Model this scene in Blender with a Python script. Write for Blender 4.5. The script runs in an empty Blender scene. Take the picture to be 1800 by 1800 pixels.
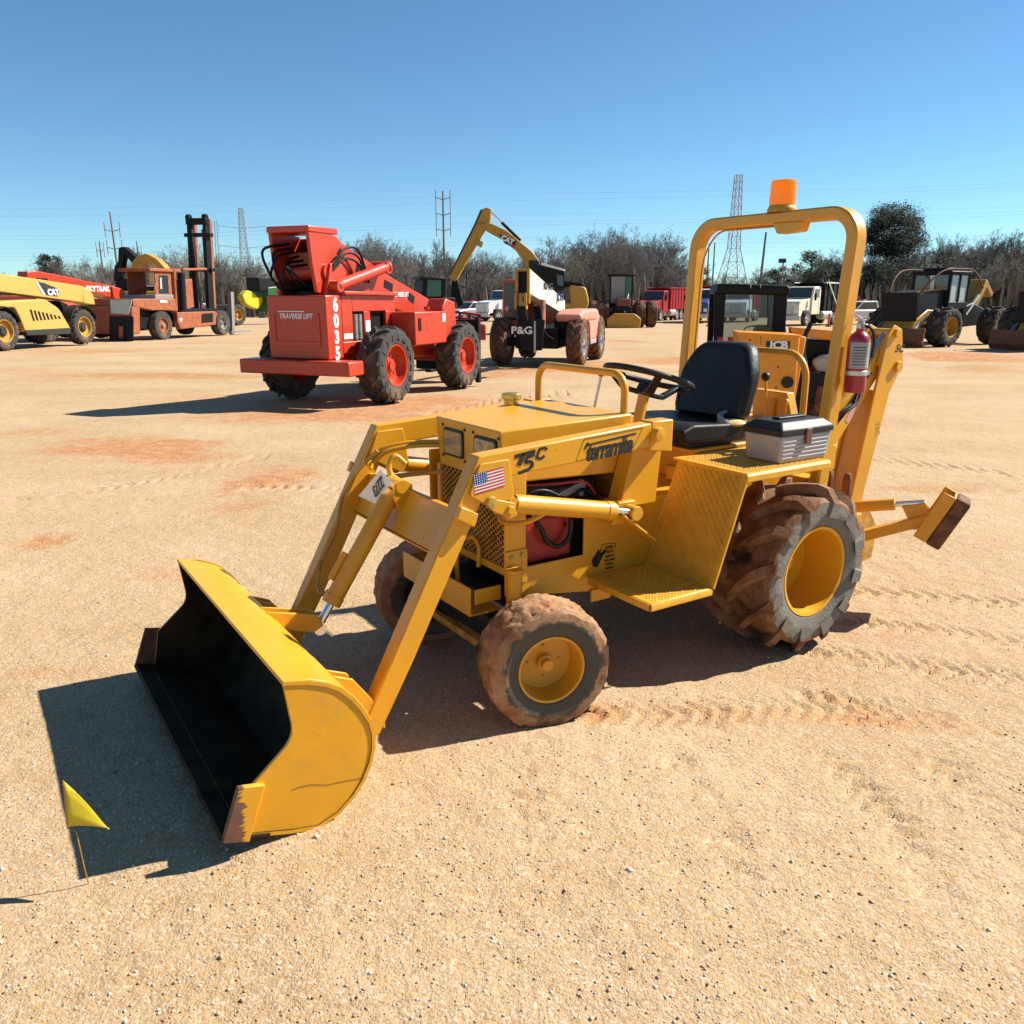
import bpy, math, random
import numpy as np
from math import radians as rad, sin, cos, pi, tan, atan2, hypot, sqrt
from mathutils import Vector, Matrix, noise
random.seed(7)
rng = np.random.default_rng(11)
SC = bpy.context.scene
COL = SC.collection

# ------------------------------------------------------------------ camera
CAM_H, CAM_F, CAM_HOR = 1.6, 1447.0, 521.0          # height, focal length and horizon on a 1800 px frame
PITCH = math.atan((900 - CAM_HOR) / CAM_F)
cd = bpy.data.cameras.new('camera')
cam = bpy.data.objects.new('camera', cd); COL.objects.link(cam)
cd.sensor_width = 36.0; cd.lens = CAM_F / 1800 * 36; cd.clip_end = 5000; cd.clip_start = .05
cam.location = (0, 0, CAM_H); cam.rotation_euler = (pi / 2 - PITCH, 0, 0)
SC.camera = cam
# ------------------------------------------------------------------ sky, sun, exposure
SUN_AZ, SUN_EL = rad(18.5), rad(41.0)                # azimuth from +X towards +Y
w = bpy.data.worlds.new('World'); SC.world = w; w.use_nodes = True
nt = w.node_tree; nt.nodes.clear()
sky = nt.nodes.new('ShaderNodeTexSky'); sky.sky_type = 'NISHITA'; sky.sun_disc = False
sky.sun_elevation = SUN_EL; sky.sun_rotation = pi / 2 - SUN_AZ
sky.altitude = 2000; sky.air_density = 1.0; sky.dust_density = 0.0; sky.ozone_density = 2.0
bg = nt.nodes.new('ShaderNodeBackground'); bg.inputs[1].default_value = 0.066
wo = nt.nodes.new('ShaderNodeOutputWorld')
tint = nt.nodes.new('ShaderNodeMix'); tint.data_type = 'RGBA'; tint.blend_type = 'MULTIPLY'; tint.inputs[0].default_value = 1; tint.inputs[7].default_value = (.72, 1.0, 1.10, 1)
nt.links.new(sky.outputs[0], tint.inputs[6]); nt.links.new(tint.outputs[2], bg.inputs[0]); nt.links.new(bg.outputs[0], wo.inputs[0])
sl = bpy.data.lights.new('sun', 'SUN'); sl.energy = 5.0; sl.angle = rad(0.53); sl.color = (1.0, .95, .87)
so = bpy.data.objects.new('sun', sl); COL.objects.link(so)
sd = Vector((cos(SUN_AZ) * cos(SUN_EL), sin(SUN_AZ) * cos(SUN_EL), sin(SUN_EL)))
so.rotation_euler = sd.to_track_quat('Z', 'Y').to_euler(); so.location = (30, 12, 30)
vs = SC.view_settings; vs.view_transform = 'Standard'; vs.look = 'None'; vs.exposure = 0.95; vs.gamma = 1.0
vs.use_curve_mapping = False
SC.cycles.max_bounces = 6; SC.cycles.transparent_max_bounces = 12

# ------------------------------------------------------------------ helpers
def ground_z(y):                                     # the yard falls away gently behind the tractor
    return -.009 * max(0.0, y - 8)
class Frame:
    """local axes of a machine: x forward, y left, z up; heading phi in degrees from world +X"""
    def __init__(s, x, y, phi, z=None):
        s.o = Vector((x, y, ground_z(y) if z is None else z)); a = rad(phi); s.phi = a
        s.fw = Vector((cos(a), sin(a), 0)); s.lf = Vector((-sin(a), cos(a), 0))
    def on(s, px, py, **k):                          # a point of a local plane X=, Y= or Z= seen along a sight line
        b = (900 - py) / CAM_F
        d = Vector(((px - 900) / CAM_F, cos(PITCH) + b * sin(PITCH), -sin(PITCH) + b * cos(PITCH)))
        o = Vector((0, 0, CAM_H)) - s.o
        lo = (o.dot(s.fw), o.dot(s.lf), o.z); ld = (d.dot(s.fw), d.dot(s.lf), d.z)
        c, v = list(k.items())[0]; i = 'XYZ'.index(c)
        t = (v - lo[i]) / ld[i]
        return Vector((lo[0] + t * ld[0], lo[1] + t * ld[1], lo[2] + t * ld[2]))
    def xz(s, pts, Y): return [(lambda p: (p.x, p.z))(s.on(a, b, Y=Y)) for a, b in pts]
    def yz(s, pts, X): return [(lambda p: (p.y, p.z))(s.on(a, b, X=X)) for a, b in pts]
class M:
    def __init__(s): s.v = []; s.f = []; s.m = []; s.cur = 0
    def mat(s, i): s.cur = i; return s
    def add(s, vs, fs):
        n = len(s.v); s.v += [tuple(p) for p in vs]
        for f in fs: s.f.append(tuple(i + n for i in f)); s.m.append(s.cur)
        return s
    def box(s, x0, x1, y0, y1, z0, z1):
        x0, x1 = min(x0, x1), max(x0, x1); y0, y1 = min(y0, y1), max(y0, y1); z0, z1 = min(z0, z1), max(z0, z1)
        return s.add([(x0,y0,z0),(x1,y0,z0),(x1,y1,z0),(x0,y1,z0),(x0,y0,z1),(x1,y0,z1),(x1,y1,z1),(x0,y1,z1)],
                     [(3,2,1,0),(4,5,6,7),(0,1,5,4),(1,2,6,5),(2,3,7,6),(3,0,4,7)])
    def prism(s, poly, t0, t1, axis='y'):            # polygon in the plane across the axis, pushed from t0 to t1
        P = {'y': lambda a, b, t: (a, t, b), 'x': lambda a, b, t: (t, a, b), 'z': lambda a, b, t: (a, b, t)}[axis]
        n = len(poly); ar = sum(poly[i][0]*poly[(i+1)%n][1]-poly[(i+1)%n][0]*poly[i][1] for i in range(n))
        poly = list(poly) if ar > 0 else list(poly)[::-1]
        t0, t1 = min(t0, t1), max(t0, t1)
        vs = [P(a, b, t0) for a, b in poly] + [P(a, b, t1) for a, b in poly]
        fs = [tuple(range(n))[::-1], tuple(range(n, 2*n))] + [(i, (i+1)%n, n+(i+1)%n, n+i) for i in range(n)]
        if axis == 'y': fs = [f[::-1] for f in fs]
        return s.add(vs, fs)
    def beam(s, p0, p1, w, h, up=(0,0,1), w1=None, h1=None):   # rectangular bar from p0 to p1
        p0, p1 = Vector(p0), Vector(p1); d = (p1-p0).normalized(); u = Vector(up)
        if abs(d.dot(u)) > .97: u = Vector((1,0,0))
        r = d.cross(u).normalized(); u = r.cross(d)
        vs = []
        for p, a, b in ((p0, w/2, h/2), (p1, (w1 or w)/2, (h1 or h)/2)):
            vs += [p-r*a-u*b, p+r*a-u*b, p+r*a+u*b, p-r*a+u*b]
        return s.add(vs, [(0,1,2,3),(7,6,5,4),(0,4,5,1),(1,5,6,2),(2,6,7,3),(3,7,4,0)])
    def tube(s, pts, r, n=8, closed=False, r1=None):
        pts = [Vector(p) for p in pts]; N = len(pts); rr = [r + ((r1 if r1 is not None else r)-r)*i/max(1, N-1) for i in range(N)]
        T = []
        for i in range(N):
            a = pts[(i-1)%N] if closed or i > 0 else pts[0]; b = pts[(i+1)%N] if closed or i < N-1 else pts[-1]
            T.append((b-a).normalized())
        u = T[0].orthogonal().normalized(); vs = []
        for i in range(N):
            u = (u - T[i]*u.dot(T[i])).normalized(); v = T[i].cross(u)
            vs += [pts[i] + (u*cos(2*pi*k/n) + v*sin(2*pi*k/n))*rr[i] for k in range(n)]
        fs = []
        for i in range(N if closed else N-1):
            j = (i+1)%N
            fs += [(i*n+k, i*n+(k+1)%n, j*n+(k+1)%n, j*n+k) for k in range(n)]
        if not closed: fs += [tuple(range(n))[::-1], tuple(range((N-1)*n, N*n))]
        return s.add(vs, fs)
    def cyl(s, p0, p1, r, r1=None, n=16): return s.tube([p0, p1], r, n, r1=r1)
    def lathe(s, prof, c=(0,0,0), ax=(0,1,0), n=32, closed=False):   # prof: (radius, offset along axis)
        ax = Vector(ax).normalized(); u = ax.orthogonal().normalized(); v = ax.cross(u); c = Vector(c); k = len(prof)
        vs = [c + ax*t + (u*cos(2*pi*i/n) + v*sin(2*pi*i/n))*r for i in range(n) for r, t in prof]
        fs = []
        for i in range(n):
            j = (i+1)%n
            for q in range(k if closed else k-1):
                q2 = (q+1)%k
                fs.append((i*k+q, j*k+q, j*k+q2, i*k+q2))
        return s.add(vs, fs)
    def quad(s, a, b, c, d): return s.add([a,b,c,d], [(0,1,2,3)])
    def ball(s, c, r, n=12, sz=(1,1,1)):
        return s.lathe([(max(1e-4, r*sin(pi*i/8))*sz[0], -r*cos(pi*i/8)*sz[2]) for i in range(9)], c, (0,0,1), n)
    def mesh(s, name, mats, smooth=35):
        me = bpy.data.meshes.new(name); me.from_pydata(s.v, [], s.f)
        for m in (mats if isinstance(mats, (list, tuple)) else [mats]): me.materials.append(MAT[m] if isinstance(m, str) else m)
        if any(s.m): me.polygons.foreach_set('material_index', s.m)
        if smooth:
            me.shade_smooth(); me.set_sharp_from_angle(angle=rad(smooth))
        me.update(); return me
def obj(name, m, mats, parent=None, bevel=0, loc=None, rot=None, seg=2, smooth=35, label=None):
    me = m.mesh(name, mats, smooth) if isinstance(m, M) else m
    o = bpy.data.objects.new(name, me); COL.objects.link(o)
    if parent: o.parent = parent
    if loc is not None: o.location = loc
    if rot is not None: o.rotation_euler = rot
    if bevel:
        b = o.modifiers.new('bevel', 'BEVEL'); b.width = bevel; b.segments = seg; b.limit_method = 'ANGLE'; b.angle_limit = rad(40); b.harden_normals = False
    if label: o['label'] = label
    return o
def tag(o, label, cat=None, group=None, kind=None):
    o['label'] = label
    if cat: o['category'] = cat
    if group: o['group'] = group
    if kind: o['kind'] = kind
    return o
def thing(name, fr, label, cat, group=None):
    o = bpy.data.objects.new(name, None); COL.objects.link(o); o.empty_display_size = .2
    o.location = fr.o; o.rotation_euler = (0, 0, fr.phi)
    return tag(o, label, cat, group)
def structure(o): o['kind'] = 'structure'; return o
def stuff(o): o['kind'] = 'stuff'; return o
def copy_tree(o, parent=None):
    c = o.copy(); COL.objects.link(c); c.parent = parent
    for ch in [x for x in o.children]: copy_tree(ch, c)
    return c
def arc(c, r, a0, a1, n, plane='xz', t=0):
    out = []
    for i in range(n+1):
        a = rad(a0 + (a1-a0)*i/n); p = (c[0]+r*cos(a), c[1]+r*sin(a))
        out.append({'xz': (p[0], t, p[1]), 'yz': (t, p[0], p[1]), 'xy': (p[0], p[1], t)}[plane])
    return out
def smoothpath(pts, n=6):                            # Catmull-Rom
    P = [Vector(p) for p in pts]; P = [P[0]*2-P[1]] + P + [P[-1]*2-P[-2]]; out = []
    for i in range(1, len(P)-2):
        for k in range(n):
            t = k/n; a, b, c, d = P[i-1], P[i], P[i+1], P[i+2]
            out.append(.5*((2*b) + (c-a)*t + (2*a-5*b+4*c-d)*t*t + (3*b-a-3*c+d)*t**3))
    out.append(P[-2]); return out
def rounded(poly, r, n=4):                           # round the corners of a 2-D polygon
    out = []; N = len(poly)
    for i in range(N):
        p = Vector(poly[i]); a = Vector(poly[i-1]); b = Vector(poly[(i+1)%N])
        ra = r[i] if isinstance(r, (list, tuple)) else r
        ra = min(ra, (a-p).length*.45, (b-p).length*.45)
        if ra <= 1e-5: out.append(tuple(p)); continue
        s = p + (a-p).normalized()*ra; e = p + (b-p).normalized()*ra
        for k in range(n+1):
            t = k/n; out.append(tuple((1-t)**2*s + 2*t*(1-t)*p + t*t*e))
    return out
def text(body, size, mtx, mat, parent, name='lettering', off=0.0, shear=0.0, depth=.0006, sx=1.0, space=1.0):
    cu = bpy.data.curves.new(name, 'FONT'); cu.body = body; cu.size = size; cu.offset = off; cu.shear = shear
    cu.extrude = depth; cu.align_x = 'CENTER'; cu.align_y = 'CENTER'; cu.space_character = space; cu.resolution_u = 3
    t = bpy.data.objects.new(name, cu); COL.objects.link(t)
    bpy.context.view_layer.update()
    me = bpy.data.meshes.new_from_object(t.evaluated_get(bpy.context.evaluated_depsgraph_get()))
    bpy.data.objects.remove(t); me.materials.clear(); me.materials.append(MAT[mat])
    me.transform(Matrix.Diagonal((sx, 1, 1, 1))); me.name = name
    o = bpy.data.objects.new(name, me); COL.objects.link(o); o.parent = parent; o.matrix_local = mtx
    return o
def basis(origin, xdir, ydir):                       # lettering plane
    x = Vector(xdir).normalized(); y = Vector(ydir); y = (y - x*y.dot(x)).normalized(); z = x.cross(y)
    m = Matrix((x, y, z)).transposed().to_4x4(); m.translation = Vector(origin); return m

# ------------------------------------------------------------------ materials
MAT = {}
def nodes(name):
    m = bpy.data.materials.new(name); m.use_nodes = True; n = m.node_tree; b = n.nodes['Principled BSDF']; MAT[name] = m
    return m, n, b
def nd(n, t, **k):
    o = n.nodes.new('ShaderNode' + t)
    for a, v in k.items():
        if a in o.inputs: o.inputs[a].default_value = v
        else: setattr(o, a, v)
    return o
def mixc(n, fac, a, b, mode='MIX'):
    x = nd(n, 'Mix', data_type='RGBA', blend_type=mode)
    for i, v in ((0, fac), (6, a), (7, b)):
        if hasattr(v, 'is_output') or hasattr(v, 'links'): n.links.new(v, x.inputs[i])
        else: x.inputs[i].default_value = v if i == 0 else (*v, 1)
    return x.outputs[2]
def ramp(n, src, a, b):
    r = nd(n, 'MapRange'); r.inputs[1].default_value = a; r.inputs[2].default_value = b
    n.links.new(src, r.inputs[0]); return r.outputs[0]
def mul(n, a, b, op='MULTIPLY'):
    x = nd(n, 'Math', operation=op)
    for i, v in ((0, a), (1, b)):
        if hasattr(v, 'is_output'): n.links.new(v, x.inputs[i])
        else: x.inputs[i].default_value = v
    return x.outputs[0]
def tex(n, scale, detail=4, rough=.55, stretch=None, coord='Object'):
    c = nd(n, 'TexCoord'); src = c.outputs[coord]
    if stretch:
        mp = nd(n, 'Mapping'); mp.inputs['Scale'].default_value = stretch; n.links.new(src, mp.inputs[0]); src = mp.outputs[0]
    t = nd(n, 'TexNoise', Scale=scale, Detail=detail, Roughness=rough); n.links.new(src, t.inputs['Vector'])
    return t.outputs['Fac']
def simple(name, col, rough=.6, metal=0.0, var=.12, scale=14, spec=.5, bump=0.0, dust=0.0, dustcol=(.50,.36,.22), coat=0.0, dscale=5):
    m, n, b = nodes(name)
    f = tex(n, scale); dark = tuple(c*(1-var*1.4) for c in col); lite = tuple(min(1, c*(1+var)) for c in col)
    c = mixc(n, ramp(n, f, .3, .7), dark, lite)
    if dust:
        d = ramp(n, tex(n, dscale, 6, .65), .72 - dust*.5, .95 - dust*.35)
        c = mixc(n, d, c, dustcol)
        n.links.new(mul(n, mul(n, d, .5), rough, 'ADD'), b.inputs['Roughness'])
    else: b.inputs['Roughness'].default_value = rough
    n.links.new(c, b.inputs['Base Color']); b.inputs['Metallic'].default_value = metal
    b.inputs['Specular IOR Level'].default_value = spec; b.inputs['Coat Weight'].default_value = coat; b.inputs['Coat Roughness'].default_value = .15
    if bump:
        bp = nd(n, 'Bump', Strength=bump, Distance=.01); n.links.new(tex(n, scale*6, 5), bp.inputs['Height']); n.links.new(bp.outputs[0], b.inputs['Normal'])
    return m
YEL = (.68, .315, .009)
def paint(name, col):
    """brushed-on machine paint: faded patches, grime film, fine scratches and a few chips down to rust"""
    m, n, b = nodes(name)
    c = mixc(n, ramp(n, tex(n, 3, 5, .6), .3, .7), tuple(x*.90 for x in col), tuple(min(1, x*1.05) for x in col))
    c = mixc(n, mul(n, ramp(n, tex(n, 7, 7, .7), .54, .80), .55), c, (.42,.24,.06))
    c = mixc(n, mul(n, ramp(n, tex(n, 5, 6, .75, (1,1,9)), .63, .70), .35), c, (.25,.13,.04))
    c = mixc(n, ramp(n, tex(n, 42, 3, .6), .735, .75), c, (.10,.045,.025))
    n.links.new(c, b.inputs['Base Color']); n.links.new(ramp(n, tex(n, 11, 6, .7), -.2, 1.6), b.inputs['Roughness'])
    b.inputs['Coat Weight'].default_value = .15; b.inputs['Coat Roughness'].default_value = .25
    bp = nd(n, 'Bump', Strength=.12, Distance=.01); n.links.new(tex(n, 9, 3), bp.inputs['Height']); n.links.new(bp.outputs[0], b.inputs['Normal'])
paint('yellow_paint', YEL)
simple('yellow_tread', (.68,.335,.02), .45, var=.10, scale=20, dust=.22, dustcol=(.42,.22,.07), dscale=11)
simple('yellow_worn', (.50,.27,.035), .6, var=.3, scale=16, dust=.35, dustcol=(.20,.09,.045), dscale=14)
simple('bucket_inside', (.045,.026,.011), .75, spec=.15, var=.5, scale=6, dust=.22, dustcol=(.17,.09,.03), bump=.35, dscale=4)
simple('black_vinyl', (.012,.0105,.0095), .5, var=.25, scale=12, bump=.25, spec=.3, dust=.05, dustcol=(.12,.09,.06))
simple('black_plastic', (.014,.0135,.013), .5, var=.2, spec=.35, dust=.06, dustcol=(.16,.12,.08))
simple('dark_metal', (.03,.028,.026), .6, metal=.2, var=.3, dust=.12, dustcol=(.22,.14,.08))
simple('chrome', (.72,.73,.74), .16, metal=1.0, var=.03)
simple('brass', (.55,.42,.12), .35, metal=.8, var=.15)
simple('engine_red', (.36,.018,.012), .45, var=.12, dust=.1)
simple('rubber', (.035,.033,.03), .85, var=.25, scale=20, dust=.28, dustcol=(.22,.16,.10), bump=.15)
simple('rubber_grey', (.11,.108,.098), .9, var=.22, scale=18, dust=.32, dustcol=(.30,.22,.13), bump=.25)
simple('foam', (.62,.44,.20), .95, var=.2, scale=40, bump=.5)
simple('pink_decal', (.62,.30,.30), .6)
simple('white_decal', (.78,.78,.76), .5, var=.04, dust=.06)
simple('blue_decal', (.03,.05,.22), .5, var=.05)
simple('red_decal', (.45,.03,.03), .5, var=.05)
simple('black_decal', (.012,.010,.008), .5, var=.1)
simple('grey_plastic', (.34,.335,.33), .55, var=.08, dust=.12)
simple('latch_brown', (.14,.055,.03), .5)
simple('extinguisher_red', (.33,.012,.035), .3, var=.06, dust=.08, coat=.3)
simple('silver', (.55,.55,.54), .35, metal=.8, var=.08)
simple('red_knob', (.42,.02,.012), .3, coat=.3)
simple('rust', (.16,.065,.03), .85, var=.4, scale=18, bump=.3)
m, n, b = nodes('flag_cloth'); b.inputs['Base Color'].default_value = (.85,.72,.10,1); b.inputs['Roughness'].default_value = .5
tl = nd(n, 'BsdfTranslucent'); tl.inputs[0].default_value = (.95,.85,.16,1); mx = nd(n, 'MixShader'); mx.inputs[0].default_value = .6
n.links.new(b.outputs[0], mx.inputs[1]); n.links.new(tl.outputs[0], mx.inputs[2]); n.links.new(mx.outputs[0], n.nodes['Material Output'].inputs[0])
simple('wire_orange', (.45,.20,.03), .5)
simple('bolt', (.50,.33,.07), .4, metal=.3)
# headlamp glass
m, n, b = nodes('lamp_glass'); b.inputs['Base Color'].default_value = (.23,.20,.12,1); b.inputs['Roughness'].default_value = .08; b.inputs['Coat Weight'].default_value = 1
bp = nd(n, 'Bump', Strength=.6, Distance=.006); n.links.new(tex(n, 30, 1, stretch=(1,4,1)), bp.inputs['Height']); n.links.new(bp.outputs[0], b.inputs['Normal'])
# amber beacon lens: light passes through the thin wall
m, n, b = nodes('amber_lens'); b.inputs['Base Color'].default_value = (1.0,.40,.0,1); b.inputs['Roughness'].default_value = .15; b.inputs['Coat Weight'].default_value = .5
tl = nd(n, 'BsdfTranslucent'); tl.inputs[0].default_value = (1.0,.46,.0,1); mx = nd(n, 'MixShader'); mx.inputs[0].default_value = .55
n.links.new(b.outputs[0], mx.inputs[1]); n.links.new(tl.outputs[0], mx.inputs[2]); n.links.new(mx.outputs[0], n.nodes['Material Output'].inputs[0])
# rusty worn side cutter: paint scraped off in streaks along the edge
m, n, b = nodes('scraped_paint')
f = tex(n, 7, 6, .7, stretch=(1,1,7)); c = nd(n, 'TexCoord'); sp = nd(n, 'SeparateXYZ'); n.links.new(c.outputs['Object'], sp.inputs[0])
g = ramp(n, sp.outputs[0], 2.56, 2.66)
k = ramp(n, mul(n, f, mul(n, g, .9), 'ADD'), .78, .86)
n.links.new(mixc(n, k, YEL, mixc(n, ramp(n, tex(n, 12), .35, .65), (.17,.07,.035), (.07,.035,.03))), b.inputs['Base Color']); b.inputs['Roughness'].default_value = .6
# muddy rubber: clay caked on the tread, bare grey rubber on the sidewall (R = tyre radius)
def muddy(name, R, mud0, mud1, side, rin=.74, rout=.92, amt=.5):
    m, n, b = nodes(name)
    c = nd(n, 'TexCoord'); sp = nd(n, 'SeparateXYZ'); n.links.new(c.outputs['Object'], sp.inputs[0])
    r2 = mul(n, mul(n, sp.outputs[0], sp.outputs[0]), mul(n, sp.outputs[2], sp.outputs[2]), 'ADD'); r = mul(n, r2, .5, 'POWER')
    nz = tex(n, 13, 6, .7); k = mul(n, ramp(n, r, R*rin, R*rout), mul(n, mul(n, nz, .5, 'SUBTRACT'), amt*3), 'ADD')
    k2 = ramp(n, k, .42, .58)
    mud = mixc(n, ramp(n, tex(n, 9, 5, .65), .35, .65), mud0, mud1)
    mud = mixc(n, ramp(n, tex(n, 5, 3), .56, .7), mud, (.035,.022,.014))
    n.links.new(mixc(n, k2, side, mud), b.inputs['Base Color']); b.inputs['Roughness'].default_value = .92; b.inputs['Specular IOR Level'].default_value = .2
    bp = nd(n, 'Bump', Strength=.7, Distance=.008); n.links.new(tex(n, 60, 6, .7), bp.inputs['Height']); n.links.new(bp.outputs[0], b.inputs['Normal'])
muddy('mud_front', .245, (.27,.115,.045), (.44,.27,.15), (.10,.088,.066), .70, .87, .9)
muddy('mud_rear', .394, (.13,.052,.022), (.29,.165,.09), (.19,.175,.145), .72, .86, .8)

# ------------------------------------------------------------------ ground
def vnoise(x, y, seed=0):
    xi = np.floor(x).astype(np.int64); yi = np.floor(y).astype(np.int64); xf = x-xi; yf = y-yi
    def h(a, b):
        n = (a*374761393 + b*668265263 + seed*974711) & 0x7fffffff
        n = ((n ^ (n >> 13))*1274126177) & 0x7fffffff
        return ((n ^ (n >> 16)) & 0xffff)/65535.0
    u = xf*xf*(3-2*xf); v = yf*yf*(3-2*yf)
    return (h(xi,yi)*(1-u)+h(xi+1,yi)*u)*(1-v) + (h(xi,yi+1)*(1-u)+h(xi+1,yi+1)*u)*v
def fbm(x, y, s, o=4, seed=0):
    t = 0; a = .5
    for i in range(o): t = t + a*(vnoise(x*s, y*s, seed+i)-.5); a *= .5; s *= 2.03
    return t
WF = Frame(0, 0, 0, 0)
def gpx(x, y):
    b = (900-y)/CAM_F; d = ((x-900)/CAM_F, cos(PITCH)+b*sin(PITCH), -sin(PITCH)+b*cos(PITCH))
    t = CAM_H/(-d[2])
    if t*d[1] > 8: t = (CAM_H-.072)/(-d[2]-.009*d[1])
    return t*d[0], t*d[1]
def graded(a, b, step, far0, far1, g):
    c = list(np.arange(a, b, step)); s = step; v = c[-1]
    while v < far1: s *= g; v += s; c.append(v)
    s = step; v = c[0]; pre = []
    while v > far0: s *= g; v -= s; pre.append(v)
    return np.array(pre[::-1] + c)
gx = graded(-3.4, 4.6, .021, -700, 700, 1.12)
gy = graded(1.0, 6.6, .021, -60, 1100, 1.045)
GX, GY = np.meshgrid(gx, gy)
tracks = [  # (pixel polyline, half width, pitch, depth, slant)
    ([(1010,1262),(1180,1258),(1330,1242),(1480,1245),(1640,1272),(1800,1300)], .11, .085, .013, .9),
    ([(1420,1222),(1500,1228),(1590,1240),(1650,1262)], .06, .075, .013, .9),
    ([(1440,1322),(1500,1372),(1560,1432),(1610,1500),(1650,1580)], .07, .085, .014, -.9),
    ([(905,1330),(925,1410),(945,1490),(960,1580)], .05, .12, .010, .8),
    ([(1180,1330),(1235,1400),(1275,1480),(1310,1575)], .06, .14, .008, -.8),
    ([(1490,1095),(1600,1105),(1720,1118),(1820,1135)], .10, .09, .013, .9),
    ([(1500,1040),(1650,1050),(1820,1062)], .10, .10, .012, .9),
    ([(0,690),(200,668),(420,640),(600,628)], .16, .16, .02, .5),
    ([(700,745),(860,705),(1000,690)], .16, .16, .02, .5),
    ([(450,855),(560,858),(680,880)], .12, .12, .014, .6),
    ([(1450,1150),(1560,1165),(1680,1182),(1830,1205)], .11, .09, .012, .9),
    ([(1480,800),(1620,815),(1830,838)], .14, .13, .016, .7),
    ([(1530,690),(1650,700),(1830,716)], .16, .16, .016, .6),
    ([(-40,742),(160,722),(330,716)], .16, .16, .016, .6),
    ([(-40,880),(120,868),(300,835),(460,800)], .13, .13, .013, .7),
    ([(-40,640),(200,628),(420,618)], .2, .22, .02, .5),
    ([(1640,1330),(1720,1400),(1790,1480),(1850,1570)], .08, .095, .011, -.9),
]
H = fbm(GX, GY, .35, 3, 5)*.05 + fbm(GX, GY, 2.2, 4, 9)*.016
near = np.clip((9-np.hypot(GX, GY))/4, 0, 1)
H += near*(fbm(GX, GY, 13, 4, 21)*.008)
H = H*np.clip(np.hypot(GX, GY)/1.5, 0, 1)
clay = np.zeros_like(H)
for poly, hw, pitch, dep, sl_ in tracks:
    P = np.array([gpx(*q) for q in poly]); best = np.full(H.shape, 9e9); U = np.zeros_like(H); V = np.zeros_like(H); acc = 0
    box = (GX > P[:,0].min()-1) & (GX < P[:,0].max()+1) & (GY > P[:,1].min()-1) & (GY < P[:,1].max()+1)
    for a, b in zip(P[:-1], P[1:]):
        d = b-a; L = np.hypot(*d); d = d/L
        t = np.clip((GX-a[0])*d[0]+(GY-a[1])*d[1], 0, L); qx = GX-a[0]-t*d[0]; qy = GY-a[1]-t*d[1]; dist = np.hypot(qx, qy)
        m_ = dist < best
        best = np.where(m_, dist, best); U = np.where(m_, acc+t, U); V = np.where(m_, qx*d[1]-qy*d[0], V); acc += L
    inside = np.clip(1-(best/hw)**6, 0, 1)*box
    ph = (U + sl_*np.abs(V))/pitch + fbm(GX, GY, 5, 2, 3)*.5
    bar = np.clip(np.sin(2*pi*ph)*3-1.4, 0, 1)
    brk = np.clip(fbm(GX, GY, 3, 3, 40)*3+1.0, .25, 1)
    H -= inside*(bar*dep*1.55*brk + .003); H += inside*(1-bar)*dep*.35*brk
    clay += inside*.15*brk
for cx, cy, rx, ry, s_ in [(230,785,170,20,1),(300,800,120,14,.8),(470,842,110,24,.9),(560,732,230,16,1),(720,712,200,18,1),(330,700,120,10,.3),(70,955,60,18,.8),
        (420,890,70,22,.5),(1330,1262,330,24,.34),(1600,1268,180,26,.34),(1650,858,170,13,.55),(1000,645,160,10,.9),(1250,633,220,6,.7),(840,650,60,16,.9),
        (1700,633,160,5,1.2),(1730,652,100,4,1),(200,661,300,6,.5),(130,617,220,5,.8),(480,637,200,4,.7),(60,760,140,10,.5),(1300,610,200,3,.5),(1040,1255,60,20,.6),(1120,600,80,3,.8),
        (300,1010,160,20,.35),(620,900,80,30,.3),(1700,960,150,25,.2),(1560,1120,120,20,.35),(100,1180,140,14,.45),(1480,1480,60,20,.3)]:
    wx, wy = gpx(cx, cy); x2, _ = gpx(cx+rx, cy); _, y2 = gpx(cx, cy-ry); _, y3 = gpx(cx, cy+ry); RX = abs(x2-wx); RY = abs(y2-y3)/2
    r_ = np.hypot((GX-wx)/RX, (GY-wy)/RY) + fbm(GX/RX*3, GY/RY*3, 1.0, 4, int(cx))*1.3
    clay += s_*np.clip(1.15-r_, 0, 1)
clay += np.clip(fbm(GX*.5, GY, .5, 5, 77)*2.2-.10, 0, .55)*np.clip((GY-5)/12, .15, 1)
GZ = H - .009*np.maximum(0, GY-8)
# the mound of red clay lying across the yard on the right
for cx, cy, L_, hh in [(1660,630,150,.26),(1740,648,90,.2),(1580,634,60,.16)]:
    wx, wy = gpx(cx, cy); lx = abs(gpx(cx+L_, cy)[0]-wx)
    GZ += hh*np.exp(-((GX-wx)/lx*1.4)**4-((GY-wy)/.35)**2)*(1+fbm(GX, GY, 1.3, 3, 8)*1.8)
nr, nc = GX.shape
idx = np.arange(nr*nc).reshape(nr, nc)
F = np.stack([idx[:-1,:-1], idx[:-1,1:], idx[1:,1:], idx[1:,:-1]], -1).reshape(-1, 4)
me = bpy.data.meshes.new('ground')
me.vertices.add(nr*nc); me.vertices.foreach_set('co', np.stack([GX, GY, GZ], -1).astype(np.float32).ravel())
me.loops.add(F.size); me.loops.foreach_set('vertex_index', F.ravel().astype(np.int32))
me.polygons.add(len(F)); me.polygons.foreach_set('loop_start', np.arange(0, F.size, 4, dtype=np.int32)); me.polygons.foreach_set('loop_total', np.full(len(F), 4, np.int32))
at = me.attributes.new('clay', 'FLOAT', 'POINT'); at.data.foreach_set('value', np.clip(clay, 0, 1).astype(np.float32).ravel())
me.update(calc_edges=True); me.shade_smooth()
m, n, b = nodes('sandy_ground')
a_ = nd(n, 'Attribute', attribute_name='clay')
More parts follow.
